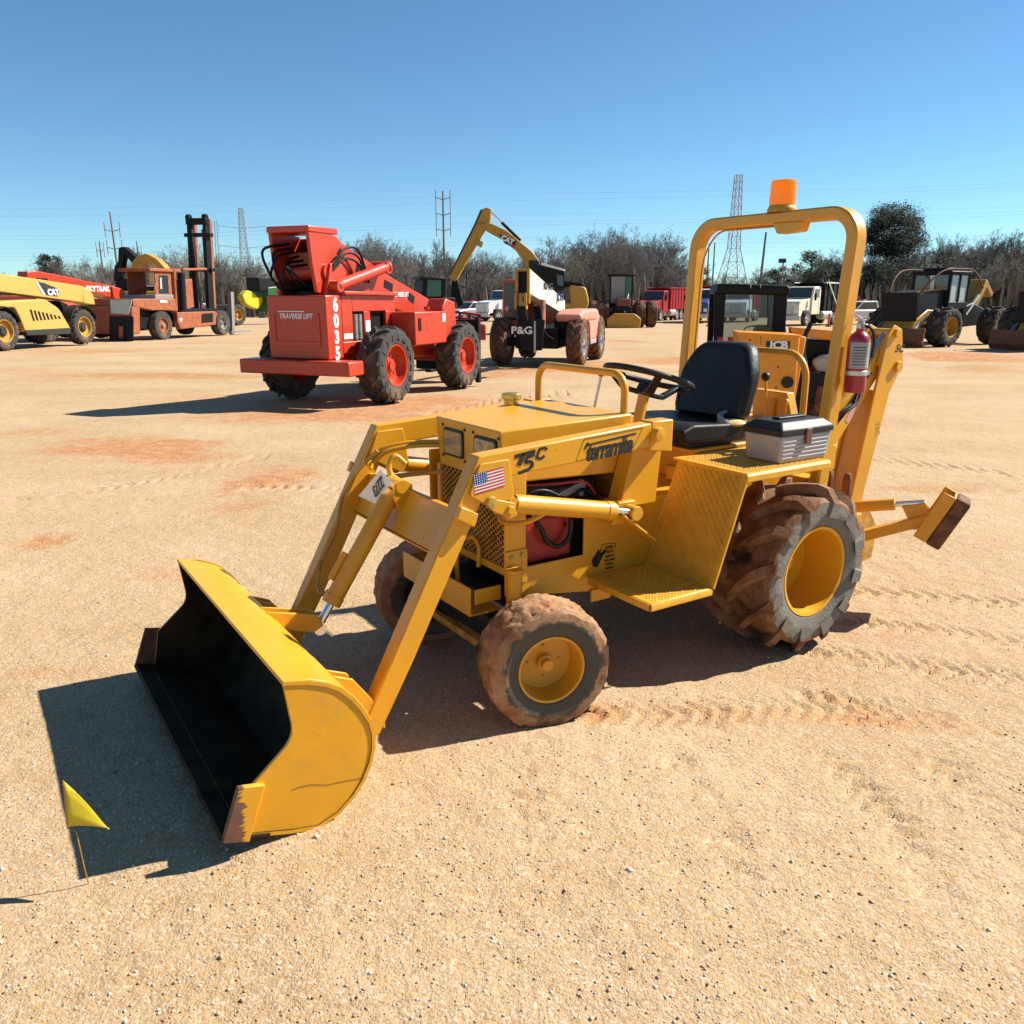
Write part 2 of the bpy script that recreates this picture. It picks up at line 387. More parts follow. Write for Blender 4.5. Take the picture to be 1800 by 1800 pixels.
base = mixc(n, ramp(n, tex(n, .55, 6, .6, (.6,1,1)), .40, .60), (.38,.25,.125), (.485,.345,.20))
base = mixc(n, ramp(n, tex(n, 3.5, 5, .65), .35, .7), base, (.445,.31,.175))
k = ramp(n, mul(n, a_.outputs['Fac'], mul(n, mul(n, tex(n, 4, 6, .7), .5, 'SUBTRACT'), 1.1), 'ADD'), .12, .75)
base = mixc(n, mul(n, k, .85), base, mixc(n, ramp(n, tex(n, 6, 4), .4, .65), (.36,.125,.035), (.46,.21,.075)))
vo = nd(n, 'TexVoronoi', Scale=150); tcn = nd(n, 'TexCoord'); n.links.new(tcn.outputs['Object'], vo.inputs['Vector'])
sp = nd(n, 'SeparateColor'); n.links.new(vo.outputs['Color'], sp.inputs[0])
base = mixc(n, mul(n, ramp(n, sp.outputs[0], .80, .86), .55), base, (.62,.52,.38))
base = mixc(n, mul(n, ramp(n, sp.outputs[1], .84, .90), .55), base, (.27,.16,.08))
base = mixc(n, mul(n, ramp(n, sp.outputs[2], .88, .93), .5), base, (.54,.27,.08))
n.links.new(base, b.inputs['Base Color']); b.inputs['Roughness'].default_value = .95; b.inputs['Specular IOR Level'].default_value = .15
h_ = mul(n, mul(n, vo.outputs['Distance'], -1.1), mul(n, tex(n, 70, 6, .7), 1.6), 'ADD')
bp = nd(n, 'Bump', Strength=.35, Distance=.006); n.links.new(h_, bp.inputs['Height'])
b2 = nd(n, 'Bump', Strength=.4, Distance=.06); n.links.new(tex(n, 7, 6, .7), b2.inputs['Height']); n.links.new(bp.outputs[0], b2.inputs['Normal'])
n.links.new(b2.outputs[0], b.inputs['Normal'])
me.materials.append(m)
g = bpy.data.objects.new('ground', me); COL.objects.link(g); structure(g); g['label'] = 'pale sandy gravel yard with orange clay patches and tyre tracks'
def hz(x, y):                                        # ground height under a point of the near yard
    j = np.clip(np.searchsorted(gx, x)-1, 0, nc-2); i = np.clip(np.searchsorted(gy, y)-1, 0, nr-2)
    u = (x-gx[j])/(gx[j+1]-gx[j]); v = (y-gy[i])/(gy[i+1]-gy[i])
    return (GZ[i,j]*(1-u)+GZ[i,j+1]*u)*(1-v)+(GZ[i+1,j]*(1-u)+GZ[i+1,j+1]*u)*v
# loose pebbles lying on the near yard
simple('pebble_white', (.60,.52,.42), .8, var=.12); simple('pebble_tan', (.46,.31,.17), .85, var=.15)
simple('pebble_brown', (.22,.13,.075), .85, var=.2); simple('pebble_orange', (.46,.22,.08), .85, var=.2)
NP = 24000
dd = 1.3 + 8*rng.random(NP)**2.0; aa = (rng.random(NP)-.5)*rad(80); PX = dd*np.sin(aa); PY = dd*np.cos(aa)
keep = fbm(PX, PY, 1.1, 3, 60) > -.12 - .1*rng.random(NP); PX, PY = PX[keep], PY[keep]; NP = len(PX)
SZ = .0013 + .0046*rng.random(NP)**4 + (rng.random(NP) > .99)*.007*rng.random(NP)
octv = np.array([[1,0,0],[-1,0,0],[0,1,0],[0,-1,0],[0,0,1],[0,0,-1.0]]); octf = np.array([[0,2,4],[2,1,4],[1,3,4],[3,0,4],[2,0,5],[1,2,5],[3,1,5],[0,3,5]])
an = rng.random(NP)*6.28; st = .7+.6*rng.random((NP,3)); st[:,2] *= .75
vv = octv[None]*st[:,None,:]*SZ[:,None,None] + (rng.random((NP,6,3))-.5)*SZ[:,None,None]*.5
vx = vv[...,0]*np.cos(an)[:,None]-vv[...,1]*np.sin(an)[:,None]; vy = vv[...,0]*np.sin(an)[:,None]+vv[...,1]*np.cos(an)[:,None]
vv = np.stack([vx+PX[:,None], vy+PY[:,None], vv[...,2]+(hz(PX,PY)+SZ*.25)[:,None]], -1).reshape(-1,3)
ff = (octf[None]+np.arange(NP)[:,None,None]*6).reshape(-1,3)
me = bpy.data.meshes.new('pebbles'); me.vertices.add(len(vv)); me.vertices.foreach_set('co', vv.astype(np.float32).ravel())
me.loops.add(ff.size); me.loops.foreach_set('vertex_index', ff.ravel().astype(np.int32)); me.polygons.add(len(ff))
me.polygons.foreach_set('loop_start', np.arange(0, ff.size, 3, dtype=np.int32)); me.polygons.foreach_set('loop_total', np.full(len(ff), 3, np.int32))
me.polygons.foreach_set('material_index', np.repeat(rng.choice(4, NP, p=[.34,.50,.04,.12]), 8).astype(np.int32))
for q in ('white','tan','brown','orange'): me.materials.append(MAT['pebble_'+q])
me.update(calc_edges=True); o = bpy.data.objects.new('pebbles', me); COL.objects.link(o); stuff(o); tag(o, 'loose pebbles scattered over the near yard', 'gravel')

# ------------------------------------------------------------------ wheels
def lug_ring(mm, R, W, n, hgt, wid, sweep, depth_side, mat=None, start=.03):
    """chevron bars standing on a tyre carcass; two staggered rows"""
    for side in (-1, 1):
        for i in range(n):
            a0 = 2*pi*(i + (.5 if side > 0 else 0))/n; prev = None; K = 7
            for k in range(K):
                t = k/(K-1); y = side*(start*W + t*(W*.5-start*W)*1.0); a = a0 + sweep*(t**.8)
                sh_ = max(0, (t-.72)/.28); rb = R - depth_side*sh_**1.3*1.25 - hgt; rt = R - depth_side*sh_**1.8 + .001
                yb = y + side*(.010*sh_); wd = wid*(1+.35*t)
                er = Vector((cos(a), 0, sin(a))); et = Vector((-sin(a), 0, cos(a))); c = Vector((0, yb, 0))
                ring = [c+er*rb+et*wd*.62, c+er*rt+et*wd*.42, c+er*rt-et*wd*.42, c+er*rb-et*wd*.62]
                base = len(mm.v); mm.v += [tuple(p) for p in ring]
                if prev is not None:
                    for q in range(3): mm.f.append((prev+q, prev+q+1, base+q+1, base+q)); mm.m.append(mm.cur)
                else: mm.f.append((base, base+1, base+2, base+3)); mm.m.append(mm.cur)
                prev = base
            mm.f.append((prev+3, prev+2, prev+1, prev)); mm.m.append(mm.cur)
def tyre_mesh(name, R, W, rim, mat, seg=48, lugs=0, lug_h=.03, lug_w=.03, sweep=.5, rough=0, bulge=.0):
    mm = M(); Rc = R - (lug_h if lugs else 0); h = W/2
    prof = [(rim, -h*.80), (rim+.12*(Rc-rim), -h*.93), (rim+.5*(Rc-rim), -h-bulge), (Rc-.16*(Rc-rim), -h*.98), (Rc-.05*(Rc-rim), -h*.88), (Rc-.012*Rc, -h*.6), (Rc, -h*.2)]
    prof = prof + [(r, -t) for r, t in prof[::-1]]
    if rough:
        P2 = []
        for (r0, t0), (r1, t1) in zip(prof[:-1], prof[1:]): P2 += [(r0+(r1-r0)*k/3, t0+(t1-t0)*k/3) for k in range(3)]
        prof = P2+[prof[-1]]
    mm.lathe(prof, n=seg)
    if rough:
        for i, p in enumerate(mm.v):
            v = Vector(p); r = hypot(v.x, v.z); k = min(1, max(0, (r-R*.86)/(R*.1)))
            d = (noise.noise(v*28)*.6+noise.noise(v*70)*.5)*rough*k
            e = Vector((v.x, 0, v.z)).normalized(); v = v + e*d; mm.v[i] = tuple(v)
    if lugs: lug_ring(mm, R, W, lugs, lug_h, lug_w, sweep, (Rc-rim)*.50)
    return mm.mesh('tyre', mat, 26)
WHEELS = {}
def wheel(parent, key, loc, side, rot=0, R=.4, W=.3, rim=.2, tyre_mat='rubber', rim_mat='yellow_paint', hub_mat=None, seg=48, dish=.3, lugs=0, bolts=5, hubr=.3, hubl=.1, back=None, **kw):
    """wheel > tyre, hub; side +1 when the outer face looks along +y. Alike wheels share their meshes."""
    if key not in WHEELS:
        t = tyre_mesh('tyre', R, W, rim, tyre_mat, seg, lugs, **kw)
        h = W/2; r = M(); d = h*dish
        r.lathe([(rim*1.06, h*.86), (rim*1.05, h*.92), (rim*.98, h*.90), (rim*.95, h*.72), (rim*.93, h*.45), (rim*.86, d+h*.06), (rim*.62, d), (rim*.2, d+h*.05), (.001, d+h*.05)], n=seg)
        r.mat(1).lathe([(rim*1.02, -h*.84), (rim*.93, -h*.5), (rim*.86, d-h*.1), (.001, d-h*.12)], n=seg)
        rm = r.mesh('rim', [rim_mat, back or rim_mat], 40)
        u = M(); u.lathe([(rim*hubr, d), (rim*hubr, d+hubl*.5), (rim*hubr*.72, d+hubl*.55), (rim*hubr*.70, d+hubl), (.001, d+hubl)], n=20)
        for i in range(bolts):
            a = 2*pi*i/bolts; p = (rim*.5*cos(a), d, rim*.5*sin(a)); u.cyl(p, (p[0], d+rim*.08, p[2]), rim*.045, n=6)
        WHEELS[key] = (t, rm, u.mesh('hub', hub_mat or rim_mat, 40))
    t, rm, u = WHEELS[key]
    o = obj('wheel', rm, None, parent, loc=loc, rot=(0, random.random()*6 if False else 0, (0 if side > 0 else pi) + rot))
    obj('tyre', t, None, o); obj('hub', u, None, o)
    return o

# ------------------------------------------------------------------ the compact loader backhoe
T = Frame(1.001, 4.100, 213.35, 0)
tr = thing('loader_backhoe', T, 'small yellow loader backhoe with open front bucket, roll bar and black seat', 'tractor')
Y = 'yellow_paint'
def P(name, m, mat=Y, bevel=.004, parent=None, **k): return obj(name, m, mat, parent or tr, bevel, **k)
# wheels
for s in (1, -1):
    wheel(tr, 'rear', (0, s*.50, .394), s, R=.394, W=.385, rim=.20, tyre_mat='mud_rear', lugs=12, lug_h=.045, lug_w=.040, sweep=.50, dish=-.15, seg=96, rough=.005, bolts=5, hubr=.3, hubl=.05)
    wheel(tr, 'front', (1.385, .50 if s > 0 else -.455, .245), s, rot=rad(-14), R=.245, W=.205, rim=.127, back='dark_metal', tyre_mat='mud_front', rough=.013, seg=150, dish=.0, bolts=4, hubr=.24, hubl=.055, bulge=.004)
# bucket
prof = [(2.445,.522),(2.37,.505),(2.310,.480),(2.272,.455),(2.235,.415),(2.202,.366),(2.178,.315),(2.168,.268),(2.170,.22),(2.182,.172),(2.21,.115),(2.245,.072),(2.30,.028),(2.372,.004),(2.46,.022),(2.60,.064)]
inner = []
for i, p in enumerate(prof):
    a = Vector(prof[max(0, i-1)]); b_ = Vector(prof[min(len(prof)-1, i+1)]); d = (b_-a).normalized(); nrm = Vector((-d.y, d.x)); q = Vector(p)+nrm*.012
    inner.append(tuple(q))
WB = .692
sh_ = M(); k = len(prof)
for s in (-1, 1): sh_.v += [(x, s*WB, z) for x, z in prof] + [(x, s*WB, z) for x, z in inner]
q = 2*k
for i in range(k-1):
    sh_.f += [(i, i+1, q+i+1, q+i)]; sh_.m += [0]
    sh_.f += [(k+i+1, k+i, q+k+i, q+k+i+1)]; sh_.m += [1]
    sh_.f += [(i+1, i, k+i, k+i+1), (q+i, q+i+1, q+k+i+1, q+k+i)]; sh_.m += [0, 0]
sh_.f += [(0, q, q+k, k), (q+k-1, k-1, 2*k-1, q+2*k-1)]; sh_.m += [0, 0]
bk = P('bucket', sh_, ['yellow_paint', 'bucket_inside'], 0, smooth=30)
side = rounded([(2.447,.516),(2.424,.335),(2.556,.222),(2.585,.07)], [.0,.045,.0,0], 5) + [(x-.001, z+.004) for x, z in prof[::-1][2:-1]]
for s in (1, -1):
    mm = M().prism(side, s*(WB-.016), s*(WB-.004)); n0 = len(side)
    yin = s*(WB-.016)
    for i, f in enumerate(mm.f):
        if all(abs(mm.v[j][1]-yin) < 1e-6 for j in f): mm.m[i] = 1
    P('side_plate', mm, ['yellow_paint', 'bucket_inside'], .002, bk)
    P('side_cutter', M().prism([(2.525,.222),(2.602,.238),(2.66,.078),(2.585,.052)], s*(WB-.0035), s*(WB+.016)), 'scraped_paint' if s > 0 else 'rust', .003, bk)  # far cutter: rust colour stands in for the shade it lies in
P('cutting_edge', M().prism([(2.665,.082),(2.52,.040),(2.518,.050),(2.655,.092)], -WB-.004, WB+.004), 'bucket_inside', .002, bk)  # shadow over this edge put into its dark colour
for y0 in (.395, .45, -.395, -.45): P('bucket_ear', M().prism([(2.20,.36),(2.16,.28),(2.10,.20),(2.03,.13),(2.03,.19),(2.09,.28),(2.14,.35),(2.21,.38)], y0-.006, y0+.006), Y, .003, bk)
for y0 in (-.09, -.03): P('bucket_ear', M().prism([(2.28,.463),(2.20,.37),(2.10,.34),(2.06,.36),(2.08,.41),(2.15,.43)], y0-.006, y0+.006), Y, .003, bk)
scr = M(); sp_ = [T.on(a, c, Y=WB-.003) for a, c in ((513,1389),(528,1383),(548,1379),(575,1380),(600,1374),(630,1369),(652,1366))]
for a, c in zip(sp_[:-1], sp_[1:]): scr.beam(a, c, .0006, .0010)
P('scratch', scr, 'dark_metal', 0, bk)
# loader arms
arm = [(1.638,1.062),(1.996,.386),(2.10,.19),(2.10,.13),(2.055,.115),(1.912,.365),(1.612,.93),(1.535,.975),(.840,1.013),(.835,1.112)]
for s in (1, -1):
    a = P('loader_arm', M().prism(arm, s*.392, s*.460), Y, .006)
    gp = rounded(T.xz([(844,816),(896,807),(905,876),(893,903),(858,889),(826,871)], .47), .012)
    P('gusset_plate', M().prism(gp, s*.4605, s*.4685), Y, .003, a)
    P('gusset_plate', M().prism(gp, s*.3835, s*.3915), Y, .003, a)
    P('stop_block', M().prism(T.xz([(807,889),(838,902),(831,926),(799,911)], .475), s*.4603, s*.490), Y, .004, a)
    pn = T.on(864, 884, Y=.475)
    P('pivot_pin', M().lathe([(.001,.02),(.020,.018),(.024,.006),(.024,0)], (pn.x, s*.468, pn.z), (0,s,0), 14), 'bolt', 0, a)
    P('pivot_pin', M().lathe([(.001,.035),(.026,.033),(.030,.02),(.030,0)], (.812, s*.46, 1.066), (0,s,0), 20), Y, .0, a)
    # lift cylinder below the arm
    p0, p1 = Vector((1.505, s*.445, .872)), Vector((.905, s*.445, .752)); d = (p1-p0).normalized()
    c = P('lift_cylinder', M().tube([p0+d*.02, p0+d*.025, p0+d*.50, p0+d*.505], .036, 20).cyl(p0+d*.46, p0+d*.50, .0385, n=20).cyl(p0-Vector((0,s*.03,0)), p0+Vector((0,s*.03,0)), .028, n=16), Y, 0)
    P('piston_rod', M().cyl(p0+d*.50, p1-d*.02, .016, n=12), 'chrome', 0, c)
    P('rod_end', M().cyl(p1-Vector((0,.03,0)), p1+Vector((0,.03,0)), .030, n=16), Y, .002, c)
    br = rounded(T.xz([(860,876),(905,884),(908,905),(895,912),(856,893)], .47), .008)
    P('cylinder_bracket', M().prism(br, s*.469, s*.477).lathe([(.001,.012),(.016,.012),(.018,0)], T.on(897,897,Y=.477)[:1]+(s*.477,)+T.on(897,897,Y=.477)[2:], (0,s,0), 12), Y, .002, c)
    # tower carrying the arm
    P('loader_tower', M().prism([(.925,.757),(.725,.757),(.705,.99),(.715,1.09),(.845,1.09),(.868,.96)], s*.300, s*.386), Y, .005)
    P('tower_cap', M().prism([(.715,.985),(.715,1.118),(.832,1.118),(.838,1.0)], s*.3865, s*.4585), Y, .005)
    P('rod_bracket', M().prism([(.98,.70),(.86,.70),(.86,.79),(.95,.79)], s*.312, s*.41), Y, .004)
    # small folding foot plate under the rod end
    f0 = T.on(1090, 905, Y=.44); f1 = T.on(1146, 948, Y=.44)
    fp = P('foot_plate', M().beam((f0.x, s*.42, f0.z), (f1.x, s*.42, f1.z), .10, .010, (0,0,1)), 'yellow_tread', .003)
# cross plate between the arms and its tilt cylinder
cp = P('cross_plate', M().beam((1.712,-.391,.775),(1.712,.391,.775),.012,.175,(-.47,0,.88)).box(1.665,1.69,-.391,.391,.85,.858).box(1.738,1.762,-.391,.391,.688,.696), Y, .003)
for y0 in (-.105,-.015): P('cylinder_lug', M().prism([(1.70,.72),(1.75,.83),(1.745,.89),(1.70,.905),(1.665,.88),(1.668,.80)], y0-.006, y0+.006), Y, .003, cp)
c0, c1 = Vector((1.712,-.06,.873)), Vector((2.07,-.06,.345)); d = (c1-c0).normalized()
tc = P('tilt_cylinder', M().cyl(c0+d*.03, c0+d*.53, .036, n=20).cyl(c0+d*.50, c0+d*.535, .039, n=20).cyl(c0-Vector((0,.055,0)), c0+Vector((0,.055,0)), .026, n=16).cyl(c0+d*.46+Vector((.03,-.02,.03)), c0+d*.34+Vector((.03,-.02,.03)), .014, n=10), Y, 0)
P('piston_rod', M().cyl(c0+d*.53, c1, .016, n=12).cyl(c1-Vector((0,.028,0)), c1+Vector((0,.028,0)), .026, n=14), 'chrome', 0, tc)
# lot tag hanging on the cross plate
lt = P('lot_tag', M().quad(T.on(668,826,X=1.775), T.on(630,872,X=1.775), T.on(662,886,X=1.775), T.on(690,846,X=1.775)), 'white_decal', 0)
ta = T.on(668,826,X=1.778); tb = T.on(662,886,X=1.778); tx_ = (T.on(646,880,X=1.778)-T.on(680,836,X=1.778)); ty_ = T.on(690,846,X=1.778)-T.on(668,826,X=1.778)
text('2273', .066, basis((T.on(652,858,X=1.780)+T.on(676,852,X=1.780))*.5, tx_, ty_), 'black_decal', lt, off=.0015, sx=.9)
for i in range(4):
    pass
# hoses
def hose(pts, r=.009, mat=Y, name='hydraulic_hose', n=7): return P(name, M().tube(smoothpath(pts, 6), r, n), mat, 0, smooth=80)
for dy, dz in ((0,0),(.022,-.012)):
    hose([(1.40,-.24+dy,.99+dz),(1.52,-.30+dy,.99+dz),(1.62,-.35+dy,.97+dz),(1.67,-.37+dy,.93+dz),(1.70,-.36+dy,.90+dz)], .010)
hose([(1.68,-.30,.97),(1.74,-.34,.90),(1.80,-.40,.78),(1.86,-.38,.62),(1.95,-.33,.50),(2.0,-.22,.42),(1.99,-.13,.46)], .008, 'yellow_worn')
hose([(1.62,-.16,.93),(1.66,-.17,.965),(1.69,-.17,.93),(1.69,-.15,.88),(1.72,-.09,.885)], .012)
hose([(1.40,-.23,.86),(1.52,-.28,.855),(1.64,-.30,.85),(1.69,-.31,.86)], .011)
hose([(1.43,.27,.80),(1.47,.35,.775),(1.42,.43,.785),(1.33,.45,.815),(1.2,.44,.81),(1.05,.42,.765),(.99,.40,.755)], .010)
hose([(1.43,.20,.835),(1.49,.30,.83),(1.53,.40,.835)], .011)
# hood
hz0 = [(1.425,-.257,1.103),(1.425,.257,1.103),(.80,.305,1.130),(.80,-.305,1.130)]
hb = [(1.425,-.222,.90),(1.425,.270,.90),(.80,.300,.885),(.80,-.300,.885)]
hd = P('hood', M().add([Vector(p) for p in hz0+hb], [(0,1,2,3),(7,6,5,4),(1,0,4,5),(2,1,5,6),(3,2,6,7),(0,3,7,4)]), Y, .008, seg=3)
for y0, y1 in ((-.178,-.012),(.072,.245)):
    lm = P('headlight', M().prism(rounded([(y0,.950),(y1,.950),(y1,1.068),(y0,1.068)], .02), 1.420, 1.432, 'x'), 'black_plastic', .003)
    P('lens', M().prism(rounded([(y0+.010,.961),(y1-.010,.961),(y1-.010,1.057),(y0+.010,1.057)], .015), 1.430, 1.4345, 'x'), 'lamp_glass', .001, lm)
    for yy in (y0-.008, y1+.008):
        for zz in (.945, 1.075): P('screw', M().lathe([(.001,.006),(.006,.005),(.007,0)], (1.425,yy,zz), (1,0,0), 8), 'dark_metal', 0, lm)
# expanded metal grille
mm = M(); gz0, gz1, gy0, gy1 = .56, .90, -.232, .285
for sgn in (1, -1):
    c = -2.0
    while c < 2.0:
        # line y*sgn*? : z = gz0 + (y-c)*slope*sgn, clipped to the opening
        pts = []
        for yy in np.linspace(gy0, gy1, 60):
            zz = gz0 + sgn*(yy-c)*.72
            if gz0 <= zz <= gz1: pts.append((yy, zz))
        if len(pts) > 2: mm.beam((1.412, *pts[0]), (1.412, *pts[-1]), .0045, .004, (1,0,0))
        c += .034
gr = P('grille', mm, 'yellow_worn', 0)
P('grille_frame', M().box(1.40,1.42,gy0-.03,gy0,gz0-.02,gz1).box(1.40,1.42,gy0,gy1,gz0-.03,gz0), Y, .003)
P('radiator', M().box(1.34,1.385,-.23,.27,.53,.90), 'dark_metal', .003)
# frame
for s in (1, -1):
    P('side_panel', M().prism([(1.432,.452),(1.432,.560),(1.045,.560),(1.045,.757),(-.36,.757),(-.36,.362),(.90,.376)], s*.298, s*.310), Y, .004)
    P('corner_post', M().box(1.336,1.434,s*.297,s*.311,.5605,.95), Y, .004)
    P('bracket_plate', M().box(1.334,1.438,s*.3113,s*.319,.50,.64), Y, .003)
    for bx, bz in ((1.36,.62),(1.41,.615)): P('bolt', M().lathe([(.001,.009),(.009,.008),(.011,0)], (bx,s*.319,bz), (0,s,0), 8), 'bolt', 0)
    P('king_pin', M().cyl((1.42,s*.352,.30),(1.42,s*.352,.565),.032,n=18).cyl((1.42,s*.352,.565),(1.42,s*.352,.58),.0335,n=18), Y, .002)
    P('steering_knuckle', M().beam((1.40,s*.31,.25),(1.39,s*.44,.245),.07,.09), 'dark_metal', .004)
    P('tie_down', M().box(.90,1.01,s*.312,s*.322,.345,.40), Y, .003)
P('deck', M().box(-.36,1.04,-.297,.297,.735,.752), Y, .003)
P('belly_pan', M().box(-.36,1.42,-.297,.297,.40,.412), 'dark_metal', 0)
P('firewall', M().box(.785,.80,-.296,.296,.752,1.12), Y, .003)
P('rear_plate', M().box(-.372,-.3605,-.30,.30,.36,.757), Y, .003)
P('front_axle', M().beam((1.41,-.33,.29),(1.41,.33,.29),.09,.10), 'dark_metal', .004)
P('rear_axle', M().cyl((0,-.40,.394),(0,.40,.394),.055,n=16), 'dark_metal', 0)
# weight tray in front of the radiator
P('tray', M().prism([(1.585,.395),(1.585,.512),(1.577,.512),(1.577,.403),(1.44,.403),(1.44,.395)], -.29, .29).box(1.44,1.575,-.29,-.282,.404,.50).box(1.44,1.56,.282,.29,.44,.50), Y, .003)
P('tray_handle', M().tube(smoothpath([(1.50,.05,.41),(1.50,.05,.60),(1.44,.06,.64),(1.42,.09,.60),(1.43,.10,.52)], 5), .010, 8), Y, 0)
P('steering_arm', M().beam((1.52,-.36,.26),(1.52,.36,.26),.03,.03), 'yellow_worn', .003)
# engine seen through the side opening
P('engine', M().box(.90,1.30,-.22,.20,.42,.86).box(.95,1.2,.05,.22,.70,.84), 'dark_metal', .01)
P('engine_shroud', M().box(1.075,1.325,.205,.262,.55,.735), 'engine_red', .012, seg=3)
P('air_cleaner', M().cyl((1.26,.02,.83),(1.06,.02,.84),.05,n=18), 'engine_red', .004)
hose([(1.29,.27,.76),(1.25,.29,.70),(1.22,.295,.64),(1.16,.295,.615),(1.11,.295,.65),(1.10,.29,.72)], .011, 'black_plastic', 'engine_hose')
P('oil_filter', M().cyl((1.02,.23,.70),(1.02,.23,.79),.035,n=14), 'black_plastic', .003)
P('pulley', M().lathe([(.02,.0),(.05,.0),(.05,.008),(.042,.012),(.05,.016),(.05,.024),(.02,.024)], (1.30,.20,.80), (0,1,0), 18), 'silver', 0)
hose([(1.32,.25,.84),(1.22,.27,.85),(1.1,.26,.80),(1.0,.24,.82),(.93,.25,.78)], .007, 'black_plastic', 'engine_wire')
hose([(1.30,.22,.87),(1.15,.25,.865),(1.02,.27,.86),(.95,.26,.80)], .005, 'red_decal', 'engine_wire')
P('engine_bracket', M().beam((1.24,.20,.76),(.98,.22,.84),.02,.03).beam((1.0,.22,.76),(1.0,.22,.86),.02,.02), 'grey_plastic', .003)
P('screw', M().lathe([(.001,.006),(.008,.005),(.009,0)], (1.11,.262,.69), (0,1,0), 8), 'dark_metal', 0)
# steps and fenders in tread plate
def lozenges(mm, o, u, v, lu, lv, pitch=.028):
    """raised lozenges of tread plate on the plane o + a*u + b*v"""
    o, u, v = Vector(o), Vector(u).normalized(), Vector(v).normalized(); nrm = u.cross(v)
    i = 0; a = pitch*.6
    while a < lu-pitch*.3:
        b_ = pitch*.6; j = 0
        while b_ < lv-pitch*.3:
            d = (u+v).normalized() if (i+j) % 2 else (u-v).normalized(); e = nrm.cross(d); c = o+u*a+v*b_
            mm.add([c-d*.013, c+e*.0042, c+d*.013, c-e*.0042, c-d*.004+nrm*.0022, c+d*.004+nrm*.0022], [(0,3,4),(3,2,5,4),(2,1,5),(1,0,4,5)])
            b_ += pitch*.62; j += 1
        a += pitch*.62; i += 1
    return mm
for s in (1, -1):
    st_ = P('step', M().prism([(s*.315,.455),(s*.315,.466),(s*.705,.466),(s*.712,.455),(s*.712,.435),(s*.703,.435),(s*.703,.455)], .700, 1.03, 'x').box(1.03,1.038,s*.33,s*.70,.435,.464), 'yellow_tread', .003)
    u_ = M(); lozenges(u_, (.705,.32,.4665), (1,0,0), (0,1,0), .32, .38)
    if s < 0: u_.v = [(x, -y, z) for x, y, z in u_.v]
    stuff(P('tread_pattern', u_, 'yellow_tread', 0, st_, smooth=0))
    ri = P('fender_riser', M().add([(.700,s*.315,.464),(.700,s*.712,.464),(.552,s*.722,.912),(.552,s*.33,.912),(.690,s*.315,.456),(.690,s*.712,.456),(.542,s*.722,.905),(.542,s*.33,.905)],
        [(0,1,2,3),(7,6,5,4),(0,4,5,1),(1,5,6,2),(2,6,7,3),(3,7,4,0)] if s > 0 else [(3,2,1,0),(4,5,6,7),(1,5,4,0),(2,6,5,1),(3,7,6,2),(0,4,7,3)]), 'yellow_tread', .002)
    u_ = M(); L_ = (Vector((.552,.33,.912))-Vector((.700,.315,.464)))
    lozenges(u_, (.7015,.322,.466), (0,1,0), (L_.x,0,L_.z), .385, L_.length-.01)
    if s < 0: u_.v = [(x, -y, z) for x, y, z in u_.v]
    stuff(P('tread_pattern', u_, 'yellow_tread', 0, ri, smooth=0))
    fe = P('fender', M().prism([(s*.30,.908),(s*.30,.919),(s*.716,.919),(s*.724,.908),(s*.724,.884),(s*.715,.884),(s*.715,.908)], .030, .556, 'x'), 'yellow_tread', .003)
    u_ = M(); lozenges(u_, (.035,.33,.9195), (1,0,0), (0,1,0), .51, .38)
    if s < 0: u_.v = [(x, -y, z) for x, y, z in u_.v]
    stuff(P('tread_pattern', u_, 'yellow_tread', 0, fe, smooth=0))
    P('fender_brace', M().beam((.10,s*.30,.78),(.04,s*.66,.90),.04,.02).box(-.05,.10,s*.298,s*.312,.7575,.907), Y, .003)
# seat pedestal, seat
P('seat_pedestal', M().box(-.20,.30,-.22,.22,.7525,.895).box(-.16,.34,-.20,.20,.896,.915), Y, .006)
P('seat_bracket', M().box(-.10,.32,-.17,.17,.916,.94).cyl((.30,-.19,.955),(.02,-.19,.955),.012).cyl((.30,.19,.945),(.02,.21,.945),.010), 'dark_metal', .003)
cu = M().prism(rounded([(-.06,.945),(.36,.955),(.375,1.01),(.30,1.035),(.02,1.02),(-.06,1.035)], .02, 4), -.225, .225)
cu.v = [(x+.06, y*1.04, z) for x, y, z in cu.v]
st_ = P('seat_cushion', cu, 'black_vinyl', .035, seg=4)
bmesh_back = M().prism(rounded([(-.225,1.03),(.225,1.03),(.235,1.24),(.16,1.385),(-.16,1.385),(-.235,1.24)], [.04,.04,.05,.07,.07,.05], 5), -.045, .045, 'x')
for i, (x, y, z) in enumerate(bmesh_back.v): bmesh_back.v[i] = (x - .005 - (z-1.03)*.26 + .5*y*y, y, z)
P('seat_back', bmesh_back, 'black_vinyl', .03, seg=4)
P('torn_foam', M().ball((.07,.185,1.018), .06, 14, (1.2,1,.32)), 'foam', 0, st_)
P('torn_cover', M().tube(smoothpath([(.12,.21,1.02),(.11,.15,1.042),(.06,.13,1.055),(.0,.15,1.055)], 5), .014, 8), 'grey_plastic', 0, st_)
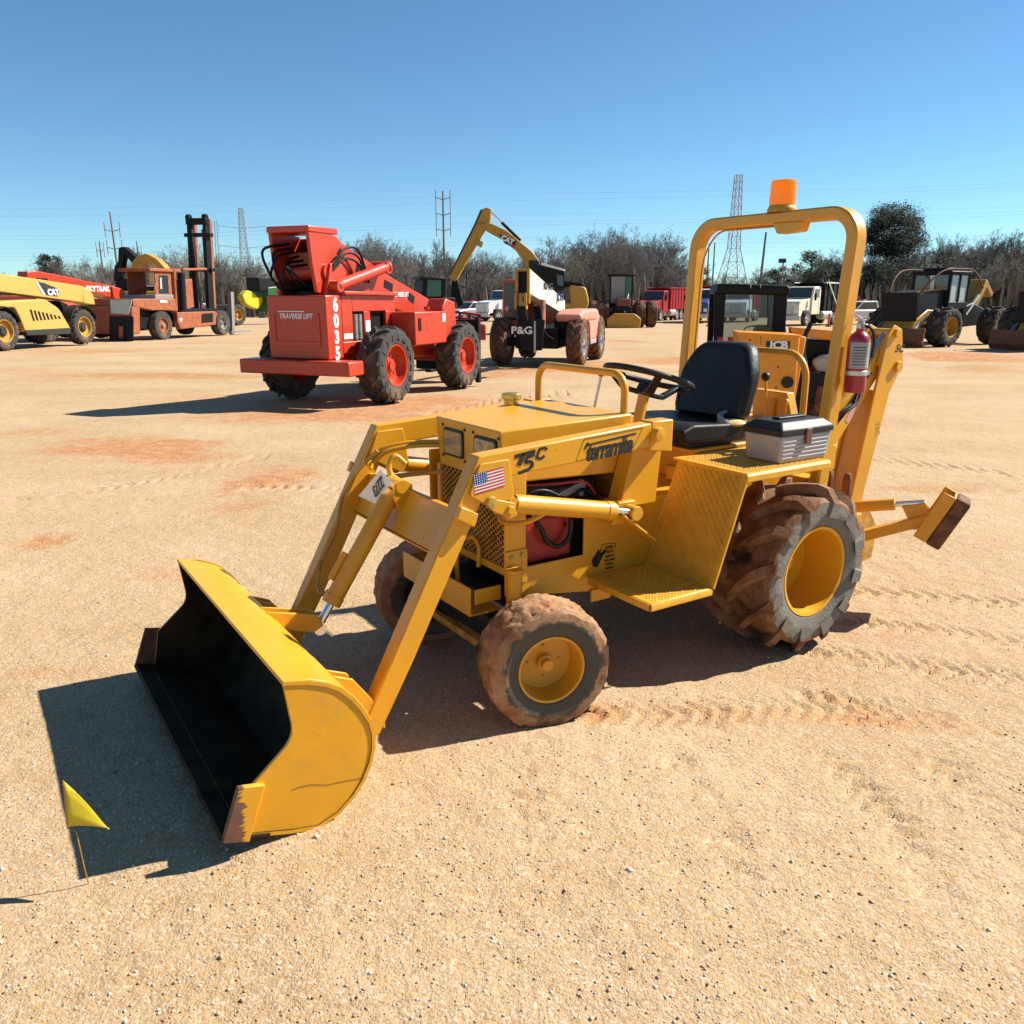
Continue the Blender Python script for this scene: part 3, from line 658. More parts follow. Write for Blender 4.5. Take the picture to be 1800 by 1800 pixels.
# steering column, wheel
ct = Vector((.46,0,1.165)); ax = Vector((-.30,0,.954)).normalized()
P('steering_column', M().cyl((.53,0,.90), ct-ax*.01, .026, n=16), Y, .002)
wc = ct + ax*.075; u = Vector((0,1,0)); v = ax.cross(u)
ring = [wc + (u*cos(2*pi*i/40)+v*sin(2*pi*i/40))*.205 for i in range(40)]
sw = P('steering_wheel', M().tube(ring, .0145, 10, closed=True), 'black_plastic', 0, smooth=80)
P('wheel_hub', M().lathe([(.001,.05),(.034,.046),(.040,.03),(.045,-.005),(.001,-.01)], ct, ax, 20), 'black_plastic', .002, sw)
for a in (90, 210, 330):
    e = u*cos(rad(a))+v*sin(rad(a)); P('spoke', M().beam(ct+e*.03+ax*.0, ct+e*.11+ax*.005, .045, .022, ax, .04).beam(ct+e*.105+ax*.003, wc+e*.203, .04, .022, ax, .03), 'black_plastic', .004, sw)
# guard hoops, levers
def hoop(x, y, z0, z1, r, rc, name, dy=0): 
    pts = [(x,-y,z0)] + [(x,-y+rc-rc*cos(rad(a)), z1-rc+rc*sin(rad(a))) for a in range(0,91,15)] + [(x,y-rc+rc*cos(rad(a)), z1-rc+rc*sin(rad(a))) for a in range(90,-1,-15)] + [(x,y,z0)]
    return P(name, M().tube([(a, b+dy, c) for a, b, c in pts], r, 14), Y, 0, smooth=80)
hoop(.815, .31, 1.10, 1.29, .0165, .075, 'guard_hoop', -.042)
hoop(-.30, .305, .75, 1.335, .0165, .12, 'guard_hoop')
lv = P('lever', M().cyl((.66,-.12,1.10),(.64,-.10,1.25),.006,n=8), 'silver', 0); P('knob', M().ball((.64,-.10,1.262), .021), 'red_knob', 0, lv)
lv = P('lever', M().cyl((.66,.24,.757),(.65,.24,.80),.006,n=8), 'silver', 0); P('knob', M().ball((.65,.24,.812), .022), 'red_knob', 0, lv)
p = T.on(1346, 662, X=-.42); q = T.on(1346, 720, X=-.42)
lv = P('lever', M().tube(smoothpath([q+Vector((0,0,-.06)), q, p]), .007, 8), Y, 0); P('knob', M().ball(p, .024), 'black_plastic', 0, lv)
for dx in (40, 62):
    a = T.on(1320+dx, 706, X=-.45); lv2 = P('lever', M().tube([a-Vector((0,0,.16)), a-Vector((0,0,.05)), a], .008, 8).ball(a, .014), Y, 0)
pn = T.yz([(1332,682),(1392,690),(1402,745),(1330,745)], -.50)
P('valve_console', M().prism(pn, -.52, -.46, 'x'), Y, .005)
P('hydraulic_tank', M().box(-.62,-.40,-.24,.20,.757,.97), Y, .008)
P('filler_cap', M().lathe([(.034,0),(.036,.03),(.045,.032),(.045,.055),(.03,.06),(.001,.062)], T.on(899,713,Z=1.115), (0,0,1), 18).beam(T.on(899,713,Z=1.115)+Vector((0,-.045,.05)), T.on(899,713,Z=1.115)+Vector((0,.045,.05)), .02, .014), 'brass', .002)
P('vent_cap', M().lathe([(.026,0),(.026,.05),(.03,.05),(.03,.06),(.001,.062)], T.on(1180,840,Y=.12), (0,0,1), 14), Y, .002)
# roll bar
yr, zr, xr = .487, 2.008, -.335; pts = []
def rp(y, z): return (-.262 - (z-.9)*.07, y*(1+(z-1.975)*.035), z)
rc = .13
pp = [rp(-yr, .74), rp(-yr, 1.2), rp(-yr, 1.6)] + [rp(-yr+rc-rc*cos(rad(a)), zr-.04-rc+rc*sin(rad(a))) for a in range(0,91,10)] + [rp(yr-rc+rc*cos(rad(a)), zr-.04-rc+rc*sin(rad(a))) for a in range(90,-1,-10)] + [rp(yr,1.6), rp(yr,1.2), rp(yr,.74)]
mm = M(); W_, D_ = .082, .058; prev = None
for i, p in enumerate(pp):
    a = Vector(pp[max(0,i-1)]); b_ = Vector(pp[min(len(pp)-1,i+1)]); t = (b_-a).normalized(); X_ = Vector((1,0,0)); X_ = (X_-t*X_.dot(t)).normalized(); N_ = t.cross(X_)
    ch = .009; sec = [(-W_/2+ch,-D_/2),(W_/2-ch,-D_/2),(W_/2,-D_/2+ch),(W_/2,D_/2-ch),(W_/2-ch,D_/2),(-W_/2+ch,D_/2),(-W_/2,D_/2-ch),(-W_/2,-D_/2+ch)]
    base = len(mm.v); mm.v += [tuple(Vector(p)+X_*a2+N_*b2) for a2, b2 in sec]
    if prev is not None:
        for k in range(8): mm.f.append((prev+k, prev+(k+1)%8, base+(k+1)%8, base+k)); mm.m.append(0)
    prev = base
rb = P('roll_bar', mm, Y, 0, smooth=28)
for s in (1,-1): P('roll_bar_foot', M().box(-.31,-.21,s*.3105,s*.47,.66,.757), Y, .004)
wr = [rp(-yr+.045, z) for z in (.9,1.2,1.5,1.75)] + [rp(-yr+.085,1.865), rp(-yr+.16,1.928), rp(-.2,1.933), rp(0.05,1.933)]
P('beacon_wire', M().tube(smoothpath(wr,4), .005, 6), 'wire_orange', 0, rb)
bc = T.on(1374, 374, X=-.335)
bn = P('beacon', M().lathe([(.068,0),(.070,.012),(.062,.03),(.055,.035),(.001,.035)], bc, (0,0,1), 28), 'yellow_worn', .001)
P('lens', M().lathe([(.061,.034),(.0625,.06),(.060,.10),(.060,.135),(.056,.146),(.001,.149)], bc, (0,0,1), 32), 'amber_lens', 0, bn)
wl = T.on(1392, 400, X=-.335)
P('work_light', M().prism(rounded([(wl.y-.085,wl.z+.022),(wl.y+.085,wl.z+.022),(wl.y+.07,wl.z-.022),(wl.y-.055,wl.z-.028)], .01), wl.x-.03, wl.x+.04, 'x').box(wl.x-.01,wl.x+.01,wl.y-.02,wl.y+.02,wl.z+.02,wl.z+.05), Y, .005)
# backhoe
bf = P('swing_frame', M().box(-.95,-.372,-.26,.26,.36,.44).box(-.60,-.45,-.16,.16,.44,.62), Y, .006)
P('swing_post', M().cyl((-.86,0,.40),(-.86,0,.80),.07,n=20).box(-.92,-.80,-.08,.08,.66,.80), Y, .004)
def BX(mm): mm.v = [(x+.10*min(1, max(0, (-.8-x)/.4)), y, z) for x, y, z in mm.v]; return mm
boom = T.xz([(1452,795),(1425,780),(1500,650),(1552,590),(1580,588),(1583,640),(1545,668),(1472,782)], .07)
bo = P('boom', BX(M().prism([(-.80,.72),(-.84,.86),(-1.20,1.13),(-1.40,1.36),(-1.50,1.40),(-1.54,1.33),(-1.42,1.20),(-1.02,.80),(-.92,.70)], -.040, .050)), Y, .006)
for s in (-.052, .060): P('boom_cheek', BX(M().prism([(-1.34,1.22),(-1.38,1.36),(-1.44,1.425),(-1.50,1.42),(-1.56,1.33),(-1.50,1.22)], s-.010, s+.010)), Y, .004, bo)
dp = P('dipper', BX(M().prism([(-1.385,1.40),(-1.435,1.445),(-1.51,1.42),(-1.56,1.22),(-1.455,1.06),(-1.275,.33),(-1.275,.20),(-1.20,.16),(-1.16,.34),(-1.32,1.10)], .070, .086).prism([(-1.385,1.40),(-1.435,1.445),(-1.51,1.42),(-1.56,1.22),(-1.455,1.06),(-1.275,.33),(-1.275,.20),(-1.20,.16),(-1.16,.34),(-1.32,1.10)], -.080, -.064).prism([(-1.185,.36),(-1.34,1.08),(-1.355,1.08),(-1.20,.36)], -.063, .069).prism([(-1.44,1.04),(-1.268,.34),(-1.255,.34),(-1.425,1.04)], -.063, .069)), Y, .004)
for px_, pz_, pr_ in ((-1.50,1.21,.03),(-1.45,1.40,.024),(-1.245,.22,.028)): P('pivot_pin', M().cyl((px_+.1,-.10,pz_),(px_+.1,.105,pz_),pr_,n=16), Y, .002, dp)
text('5C', .062, basis((-1.402,.0868,1.31), (-1,0,-.05), (.12,0,1)), 'black_decal', dp, off=.001, shear=.25, sx=1.1)
text('T5C', .05, basis((-1.275,.0868,.86), (-.22,0,-1), (-1,0,.22)), 'yellow_worn', dp, off=.0006, sx=.9)
bcyl = P('boom_cylinder', M().cyl((-.95,.02,.98),(-1.20,.02,1.22),.033,n=16), Y, 0)
P('piston_rod', M().cyl((-1.20,.02,1.22),(-1.34,.02,1.395),.018,n=12), 'chrome', 0, bcyl)
for dy in (.03,.055): hose([(-.84,dy,.84),(-.95,dy+.03,.97),(-1.06,dy+.03,1.03),(-1.14,dy,1.13),(-1.2,dy,1.18)], .009, 'black_plastic')
for y0, p0, p1 in ((.068,(1440,795),(1462,760)),(.068,(1493,742),(1512,706))):
    a = T.on(*p0, Y=y0); b_ = T.on(*p1, Y=y0); c_ = (a+b_)*.5
    P('warning_decal', M().beam((a.x,.0515,a.z),(b_.x,.0515,b_.z),.0012,.035,(0,0,1)), 'pink_decal', 0, bo)
# backhoe bucket curled under the dipper, teeth up
bb = [(-1.24,.16),(-1.34,.22),(-1.33,.34),(-1.22,.40),(-1.16,.30),(-1.14,.20),(-1.02,.15),(-.94,.22),(-.93,.36),(-.955,.36),(-.965,.25),(-1.03,.185),(-1.12,.12),(-1.18,.10)]
hb_ = P('hoe_bucket', M().prism([(-1.20,.12),(-1.06,.10),(-.95,.17),(-.92,.30),(-.93,.50),(-.945,.50),(-.94,.31),(-.965,.19),(-1.06,.115),(-1.20,.14)], -.17, .19).prism([(-1.20,.13),(-1.06,.11),(-.95,.18),(-.93,.30),(-.94,.49),(-1.13,.42),(-1.22,.30)], -.17, -.16).prism([(-1.20,.13),(-1.06,.11),(-.95,.18),(-.93,.30),(-.94,.49),(-1.13,.42),(-1.22,.30)], .18, .19), 'yellow_worn', .003)
for y0 in (-.09,.03,.15): P('tooth', M().prism(rounded([(y0-.022,.45),(y0+.022,.45),(y0+.024,.61),(y0+.015,.645),(y0-.015,.645),(y0-.024,.61)], .008), -.965, -.935, 'x'), 'rust', .004, hb_)
# stabilizers
def stab(s):
    b0 = Vector((-.80,s*.27,.40)); e = Vector((-.98,s*.62,.50)); d = (e-b0).normalized()
    a = P('stabilizer', M().beam(b0-d*.06+Vector((0,0,-.10)), e+Vector((0,0,-.015)), .07, .055).beam(e-d*.10+Vector((0,0,0)), e+Vector((0,0,.03)), .035, .14, (0,0,1), .035, .10), Y, .005)
    c0 = Vector((-.80,s*.24,.49)); c1 = e+Vector((0,0,.075))-d*.03; dd_ = (c1-c0).normalized()
    P('stabilizer_cylinder', M().cyl(c0, c0+dd_*.26, .032, n=16).cyl(c0-Vector((.05,0,0)), c0+Vector((.05,0,0)), .03), Y, 0, a)
    P('piston_rod', M().cyl(c0+dd_*.26, c1, .015, n=12), 'chrome', 0, a)
    n_ = (d*.82 + Vector((0,0,-.57))).normalized(); u_ = Vector((-.89,-s*.456,0)); u_ = (u_-n_*u_.dot(n_)).normalized(); v_ = n_.cross(u_)
    pc = e + d*.05 + Vector((0,0,-.01))
    def slab(c, hu, hv, t0, t1): 
        mm = M(); vs = [c+u_*a_*hu+v_*b2*hv+n_*t for t in (t0,t1) for a_, b2 in ((-1,-1),(1,-1),(1,1),(-1,1))]
        return mm.add(vs, [(3,2,1,0),(4,5,6,7),(0,1,5,4),(1,2,6,5),(2,3,7,6),(3,0,4,7)])
    p_ = P('stabilizer_pad', slab(pc, .075, .135, 0, .012), 'yellow_worn', .003, a)
    for sg in (-1,1): P('pad_flange', slab(pc+u_*sg*.075, .005, .135, -.055, .010), Y, .002, a)
    mud = slab(pc, .078, .14, .0125, .085); P('packed_clay', mud, 'rust', .012, a)
stab(1); stab(-1)
# lettering on the near arm
fx = Vector(T.on(1136,760,Y=.4605))-Vector(T.on(960,795,Y=.4605))
along = (Vector((.84,0,1.062))-Vector((1.60,0,1.015))).normalized(); upv = Vector((0,0,1))
def onarm(px, py): p = T.on(px, py, Y=.4606); return Vector((p.x, .4612, p.z))
text('terramite', .098, basis(onarm(1070,789), along, upv), 'black_decal', tr, 'arm_lettering', off=.0032, shear=.4, sx=.74, space=.84)
P('arm_lettering', M().beam(onarm(1030,783), onarm(1118,762), .0012, .007).beam(onarm(1028,790), onarm(1034,778), .0012, .008), 'black_decal', 0, smooth=0)
bxp = [onarm(1013,811), onarm(1113,787), onarm(1130,752), onarm(1027,772)]
P('arm_outline', M().tube(bxp, .0009, 4, closed=True), 'black_decal', 0)
def strip(pts, w):
    mm = M()
    for a, b_ in zip(pts[:-1], pts[1:]): mm.beam(onarm(*a), onarm(*b_), .0012, w)
    return mm
P('arm_lettering', strip([(905,803),(941,793)], .014).beam(onarm(921,797), onarm(912,818), .0012, .018, (0,0,1)), 'black_decal', 0, smooth=0)
P('arm_lettering', strip([(940,799),(927,803),(923,813),(934,811),(937,818),(928,826),(911,832)], .0125), 'black_decal', 0, smooth=0)
P('arm_lettering', strip([(961,791),(960,787),(949,789),(943,805),(952,806),(957,801)], .010), 'black_decal', 0, smooth=0)
# flag decal
fo, fu, fv = T.on(831,835,Y=.469), T.on(884,820,Y=.469), T.on(835,870,Y=.469); fo.y = fu.y = fv.y = .4694; fU = fu-fo; fV = fv-fo
fd = M(); fd.mat(1).quad(fo, fo+fV, fo+fU+fV, fo+fU); e = Vector((0,.0006,0))
fd.mat(2)
for i in range(0, 13, 2): fd.quad(fo+fV*i/13+e, fo+fV*(i+1)/13+e, fo+fU+fV*(i+1)/13+e, fo+fU+fV*i/13+e)
fd.mat(3).quad(fo+e*2, fo+fV*7/13+e*2, fo+fU*.45+fV*7/13+e*2, fo+fU*.45+e*2); fd.mat(1)
for i in range(5):
    for j in range(6):
        c = fo + fU*(.04+.075*j) + fV*(.05+.11*i) + e*3; r_ = .0022; fd.quad(c+Vector((r_,0,0)), c+Vector((0,0,r_)), c-Vector((r_,0,0)), c-Vector((0,0,r_)))
P('flag_decal', fd, [Y, 'white_decal', 'red_decal', 'blue_decal'], 0, smooth=0)
# maker's decal on the side panel
def onb(px, py): p = T.on(px, py, Y=.310); return (p.x, p.z)
de = M().prism([onb(*q) for q in ((1040,985),(1046,975),(1052,965),(1056,972),(1062,967),(1068,968),(1060,976),(1056,984),(1050,997),(1042,996))], .3105, .3112)
for a, b_ in (((1055,969),(1059,957)),((1059,957),(1083,954)),((1083,954),(1079,964)),((1079,964),(1056,968))):
    p0 = T.on(*a, Y=.311); p1 = T.on(*b_, Y=.311); de.beam(p0, p1, .001, .003)
P('maker_decal', de, 'black_decal', 0, smooth=0)
for i, (s_, x_, y_) in enumerate((('BUILT IN',1072,970),('CHARLESTON',1072,977),('WEST VIRGINIA',1072,984),('BY PROUD',1071,991),('AMERICANS',1071,998))):
    p0 = T.on(x_, y_, Y=.311); text(s_, .013, basis((p0.x,.3112,p0.z), (-1,0,0), (0,0,1)), 'black_decal', tr, 'maker_lettering', off=.0002, sx=.62)
p0 = T.on(1070,961,Y=.311); text('terramite', .016, basis((p0.x,.3112,p0.z), (-1,0,0), (0,0,1)), 'black_decal', tr, 'maker_lettering', off=.0004, shear=.3, sx=.7)

# ------------------------------------------------------------------ things on or by the tractor
tb_ = Frame(*(T.o + T.fw*.145 + T.lf*.575)[:2], 213.35+90, .9215)
tbx = thing('toolbox', tb_, 'grey plastic toolbox with black lid standing on the tractor fender', 'toolbox')
tbx.scale = (1, 1, .86)
# local x points to the tractor's left here: length lies along y
bx_ = M(); hw, hl = .10, .165
bx_.add([(-hw+.01,-hl+.012,0),(hw-.01,-hl+.012,0),(hw-.01,hl-.012,0),(-hw+.01,hl-.012,0),(-hw,-hl,.135),(hw,-hl,.135),(hw,hl,.135),(-hw,hl,.135)], [(3,2,1,0),(4,5,6,7),(0,1,5,4),(1,2,6,5),(2,3,7,6),(3,0,4,7)])
obj('case', bx_, 'grey_plastic', tbx, .008)
for i in range(5): obj('rib', M().box(hw-.012,hw-.0045+.001*i,-hl+.02,hl-.02,.02+.02*i,.028+.02*i), 'grey_plastic', tbx, .002)
ld = obj('lid', M().add([(-hw-.006,-hl-.006,.1355),(hw+.006,-hl-.006,.1355),(hw+.006,hl+.006,.1355),(-hw-.006,hl+.006,.1355),(-hw-.006,-hl-.006,.165),(hw+.006,-hl-.006,.165),(hw+.006,hl+.006,.165),(-hw-.006,hl+.006,.165),(-hw+.03,-hl+.03,.20),(hw-.03,-hl+.03,.20),(hw-.03,hl-.03,.20),(-hw+.03,hl-.03,.20)],
    [(3,2,1,0),(0,1,5,4),(1,2,6,5),(2,3,7,6),(3,0,4,7),(4,5,9,8),(5,6,10,9),(6,7,11,10),(7,4,8,11),(8,9,10,11)]), 'black_plastic', tbx, .006)
obj('handle', M().box(-.02,.02,-.09,.09,.2005,.212), 'black_plastic', ld, .005)
obj('latch', M().box(hw+.002,hw+.012,-.018,.018,.085,.165), 'latch_brown', tbx, .003)
exq = T.on(1502, 628, X=-.27)
ex_o = T.o + T.fw*(-.315) + T.lf*(.562)
exf = Frame(ex_o.x, ex_o.y, 213.35+60, 1.172)
ex = thing('fire_extinguisher', exf, 'red fire extinguisher strapped to the near leg of the roll bar', 'fire extinguisher')
ex.scale = (.84,.84,.80)
obj('cylinder', M().lathe([(.001,0),(.052,.002),(.057,.012),(.057,.29),(.050,.318),(.030,.34),(.022,.345),(.022,.36),(.001,.36)], (0,0,0), (0,0,1), 32), 'extinguisher_red', ex, 0)
obj('valve', M().lathe([(.020,.3605),(.022,.385),(.016,.40),(.001,.40)], (0,0,0), (0,0,1), 16).box(-.05,.03,-.012,.012,.40,.412).beam((-.055,0,.43),(.02,0,.405),.02,.008).cyl((.02,0,.375),(.06,0,.375),.012), 'silver', ex, .002)
lb = M(); N_ = 12
for i in range(N_):
    a0, a1 = rad(-70+140*i/N_), rad(-70+140*(i+1)/N_); r_ = .0578
    lb.quad((r_*cos(a0),r_*sin(a0),.14),(r_*cos(a1),r_*sin(a1),.14),(r_*cos(a1),r_*sin(a1),.285),(r_*cos(a0),r_*sin(a0),.285))
lab = obj('label_sticker', lb, 'grey_plastic', ex, 0)
for i in range(7): 
    l2 = M()
    for k in range(5):
        a0, a1 = rad(-50+14*k), rad(-50+14*(k+1)); r_ = .0582; l2.quad((r_*cos(a0),r_*sin(a0),.16+.016*i),(r_*cos(a1),r_*sin(a1),.16+.016*i),(r_*cos(a1),r_*sin(a1),.165+.016*i),(r_*cos(a0),r_*sin(a0),.165+.016*i))
    obj('print_line', l2, 'dark_metal', lab)
obj('strap', M().lathe([(.0585,.10),(.0595,.101),(.0595,.125),(.0585,.126)], (0,0,0), (0,0,1), 32).box(-.012,.012,.058,.075,.10,.126), 'silver', ex, 0)
obj('hose', M().tube(smoothpath([(.06,0,.375),(.085,.02,.36),(.075,.045,.30),(.055,.05,.2)],5), .009, 8), 'black_plastic', ex, 0)
# marker flag in the foreground
fx_, fy_ = gpx(157, 1553)
ff_ = Frame(fx_, fy_, 0, float(hz(fx_, fy_)))
fl = thing('marker_flag', ff_, 'small yellow triangular marker flag on a wire in the bucket shadow', 'flag')
fp = lambda px, py: Vector(WF.on(px, py, Y=fy_-.012)) - ff_.o
top = fp(111,1372); bot = fp(118,1455); tip = fp(192,1457); foot = Vector((0,0,-.02))
obj('wire', M().tube([foot, fp(150,1532), fp(134,1462), bot, top], .0016, 6), 'wire_orange', fl)
cl = M(); NN = 8
for i in range(NN+1):
    t = i/NN; a = top.lerp(tip, t); b_ = bot.lerp(tip, t); wv = .005*sin(t*4); 
    for k in range(4): p = a.lerp(b_, k/3); cl.v.append((p.x, p.y+wv+.002*k, p.z))
for i in range(NN):
    for k in range(3): cl.f.append((i*4+k, i*4+k+1, i*4+k+5, i*4+k+4)); cl.m.append(0)
fo_ = obj('pennant', cl, 'flag_cloth', fl, smooth=80)
so_ = fo_.modifiers.new('thickness', 'SOLIDIFY'); so_.thickness = .0006

# ------------------------------------------------------------------ machines parked behind
RED = (.47,.036,.007)
simple('lift_red', RED, .42, var=.08, dust=.10, dustcol=(.40,.10,.03), coat=.15)
simple('salmon', (.62,.24,.17), .5, var=.08, dust=.15)
simple('faded_red', (.55,.10,.05), .55, var=.12, dust=.15)
simple('rust_red', (.30,.085,.028), .65, var=.25, scale=6, dust=.25, dustcol=(.24,.11,.06))
simple('cat_yellow', (.52,.31,.065), .5, var=.10, dust=.18)
simple('cat_gold', (.44,.225,.022), .5, var=.12, dust=.15)
simple('jcb_orange', (.74,.27,.004), .42, var=.05, coat=.2)
simple('green_glass', (.025,.10,.07), .1, var=.1)
simple('cream', (.68,.62,.47), .5, var=.06, dust=.15)
simple('machine_black', (.007,.007,.0075), .55, var=.3, dust=.02, dustcol=(.08,.055,.035), spec=.22)
simple('truck_white', (.74,.74,.72), .4, var=.05, dust=.1)
simple('truck_red', (.30,.012,.015), .45, var=.1, dust=.08)
simple('truck_blue', (.03,.07,.20), .4, var=.1)
simple('green_paint', (.012,.09,.015), .45, var=.1)
simple('claw_yellow', (.66,.50,.02), .45, var=.1)
simple('grey_steel', (.26,.25,.235), .6, metal=.3, var=.2, dust=.15)
simple('aluminium', (.5,.5,.49), .4, metal=.6, var=.1)
simple('tyre_far', (.045,.040,.034), .9, var=.3, scale=5, dust=.42, dustcol=(.24,.15,.085), dscale=3)
simple('tyre_mud', (.13,.065,.032), .95, var=.35, scale=6, dust=.2, dustcol=(.30,.16,.08), dscale=3)
simple('bollard_red', (.62,.06,.02), .5)
m, n, b = nodes('cab_glass'); b.inputs['Base Color'].default_value = (.30,.40,.42,1); b.inputs['Roughness'].default_value = .05; b.inputs['Transmission Weight'].default_value = .92; b.inputs['IOR'].default_value = 1.02; b.inputs['Coat Weight'].default_value = .6
m, n, b = nodes('dark_glass'); b.inputs['Base Color'].default_value = (.03,.04,.045,1); b.inputs['Roughness'].default_value = .08; b.inputs['Coat Weight'].default_value = .5
simple('pale_glass', (.42,.47,.46), .15, var=.1)
def mk(t):
    def part(name, m, mat, bevel=.015, parent=None, **k): return obj(name, m, mat, parent or t, bevel, **k)
    return part
def lettering(fr, body, px, py, size, t, mat, sx=1, X=None, Yv=None, off=.0, shear=0, xd=None, name='lettering', eps=.012):
    """flat lettering on a local plane of a machine, centred on a sight line"""
    if Yv is not None:
        p = fr.on(px, py, Y=Yv); p.y = Yv + (eps if Yv > 0 or xd == 'l' else -eps); d = (-1,0,0) if (Yv > 0 or xd == 'l') else (1,0,0)
    else:
        p = fr.on(px, py, X=X); s_ = 1 if X > -50 and xd != 'rear' else -1; p.x = X + s_*eps; d = (0, s_, 0)
    return text(body, size, basis(p, d, (0,0,1)), mat, t, name, off=off, shear=shear, sx=sx, depth=.003)

# --- red telescopic lift, rear towards us
L = Frame(-2.95, 13.2, 67)
t = thing('telescopic_lift', L, 'bright red telescopic lift numbered 6035 with its boom lowered', 'telehandler'); p = mk(t)
for x in (.32, 2.85):
    for s in (1, -1): wheel(t, 'lift', (x, s*.92, .60), s, R=.60, W=.42, rim=.31, tyre_mat='tyre_far', rim_mat='lift_red', lugs=16, lug_h=.04, lug_w=.05, sweep=.35, seg=40, dish=.25, bolts=8, hubr=.35, hubl=.06)
p('bumper', M().box(-.92,-.52,-1.05,.92,.52,.73), 'lift_red', .02)
p('counterweight', M().box(-.70,-.30,-.56,.50,.735,1.665), 'lift_red', .02)
cwp = p('counterweight_panel', M().box(-.715,-.7005,-.44,.40,.92,1.0).box(-.715,-.7005,-.44,-.40,1.0,1.40).box(-.715,-.7005,.36,.40,1.0,1.40), 'lift_red', .004)
p('chassis', M().box(-.30,3.3,-.45,.45,.60,.95).box(-.30,2.4,-.56,-.50,.80,.98), 'lift_red', .015)
for s in (-1, 1):
    p('side_plate', M().box(-.30,-.02,s*.50,s*.56,.98,1.665).box(-.02,1.25,s*.50,s*.56,1.42,1.665).box(.30,.48,s*.50,s*.56,.98,1.42).box(.95,1.25,s*.50,s*.56,.98,1.42), 'lift_red', .01)
    p('top_rail', M().beam((-.30,s*.60,1.70),(1.25,s*.60,1.68),.06,.05), 'lift_red', .01)
p('engine_bay', M().box(-.25,1.2,-.48,.48,.96,1.40), 'machine_black', 0)
p('gas_bottle', M().cyl((.08,-.52,1.0),(.08,-.52,1.38),.05), 'grey_steel', 0); p('gas_bottle', M().cyl((.20,-.52,1.0),(.20,-.52,1.38),.05), 'grey_steel', 0)
p('fuel_tank', M().box(1.09,2.2,-1.02,-.57,.86,1.40), 'lift_red', .02); p('door_handle', M().box(1.20,1.28,-1.035,-1.021,1.10,1.30), 'machine_black', .005)
p('hydraulic_tank', M().box(1.1,2.2,.57,1.0,.86,1.40), 'lift_red', .02)
p('cowl', M().prism([(2.2,.9),(2.2,1.45),(2.35,1.62),(2.7,1.55),(2.75,.95)], -.95, -.60), 'lift_red', .03)
bm = [(-.74,2.60),(-.05,2.52),(.10,2.42),(1.60,1.93),(3.45,1.42),(3.60,1.28),(3.2,1.10),(1.2,1.52),(.1,1.62),(-.30,1.66),(-.60,1.70),(-.69,2.10)]
bo = p('boom', M().prism(bm, -.36, -.30).prism(bm, .30, .36).prism([(-.05,2.50),(1.60,1.91),(3.45,1.40),(3.44,1.38),(1.58,1.88),(-.06,2.46)], -.299, .299).prism([(.1,1.64),(1.2,1.54),(3.2,1.12),(3.2,1.14),(1.2,1.57),(.1,1.68)], -.299, .299), 'lift_red', .012)
p('boom_cap', M().box(-.755,-.03,-.372,.372,2.54,2.63), 'lift_red', .015, bo)
p('boom_pivot', M().cyl((-.35,-.40,2.0),(-.35,.40,2.0),.12), 'lift_red', 0, bo); p('inner_boom', M().box(-.45,.4,-.24,.24,1.95,2.28), 'rust_red', .02, bo); p('boom_floor', M().box(-.30,.4,-.29,.29,1.72,1.80), 'machine_black', 0, bo)  # inner boom and floor coloured dark for the shade inside the rear opening
p('pivot_upright', M().prism([(-.50,1.66),(.30,1.66),(-.05,2.12),(-.35,2.12)], .365, .44), 'lift_red', .01); p('pivot_upright', M().prism([(-.50,1.66),(.30,1.66),(-.05,2.12),(-.35,2.12)], -.44, -.365), 'lift_red', .01)
p('turntable', M().cyl((-.2,0,1.60),(-.2,0,1.72),.30,n=24), 'machine_black', 0)
c0, c1 = L.on(592,503,Y=-.52), L.on(678,470,Y=-.52)
cy = p('lift_cylinder', M().cyl(c0,c1,.085,n=20).cyl(c1,c1+(c1-c0).normalized()*.04,.10,n=20), 'lift_red', 0); p('cylinder_lug', M().cyl(c0-Vector((0,.07,0)),c0+Vector((0,.2,0)),.09), 'lift_red', 0, cy); p('cylinder_lug', M().cyl(c1-Vector((0,.07,0)),c1+Vector((0,.25,0)),.10), 'lift_red', 0, cy)
for a, b_ in (((675,498),(690,506)),((718,520),(728,528)),((595,440),(598,446)),((626,470),(632,474))):
    q0 = L.on(*a, Y=-.362); q1 = L.on(*b_, Y=-.362); p('lightening_hole', M().beam((q0.x,-.363,q0.z),(q1.x,-.363,q1.z),.006,.13), 'machine_black', 0, bo)
for i in range(6):
    rh = random.Random(i*7+1); y0 = .30 - i*.10 + rh.uniform(-.04,.04); p('hydraulic_hose', M().tube(smoothpath([(-.50,y0*.6,2.40-.06*i),(-.74-rh.uniform(0,.16),y0+rh.uniform(-.05,.12),2.30-.05*i),(-.78-rh.uniform(0,.16),y0+rh.uniform(-.08,.16),1.98+rh.uniform(-.08,.08)),(-.68,y0*.8,1.74+.02*i),(-.35,y0*.4,1.72)],6), .020, 7), 'machine_black', 0, smooth=80)
for i in range(3): p('hydraulic_hose', M().tube(smoothpath([(-.30,-.44,2.02+.04*i),(.0,-.47,2.2+.07*i),(.32,-.50,2.12+.10*i),(.45+.08*i,-.48,1.86)],6), .018, 7), 'machine_black', 0, smooth=80)
p('boom_extension', M().box(3.3,4.1,-.22,.22,1.05,1.35), 'lift_red', .02); p('fork_carriage', M().box(4.1,4.25,-.7,.7,.2,1.2), 'machine_black', .02)
for s in (-.5,.5): p('fork', M().box(4.25,5.5,s-.07,s+.07,.12,.18), 'machine_black', .01)
p('axle', M().beam((.32,-.8,.60),(.32,.8,.60),.2,.22), 'lift_red', .02); p('axle', M().beam((2.85,-.8,.60),(2.85,.8,.60),.2,.22), 'lift_red', .02)
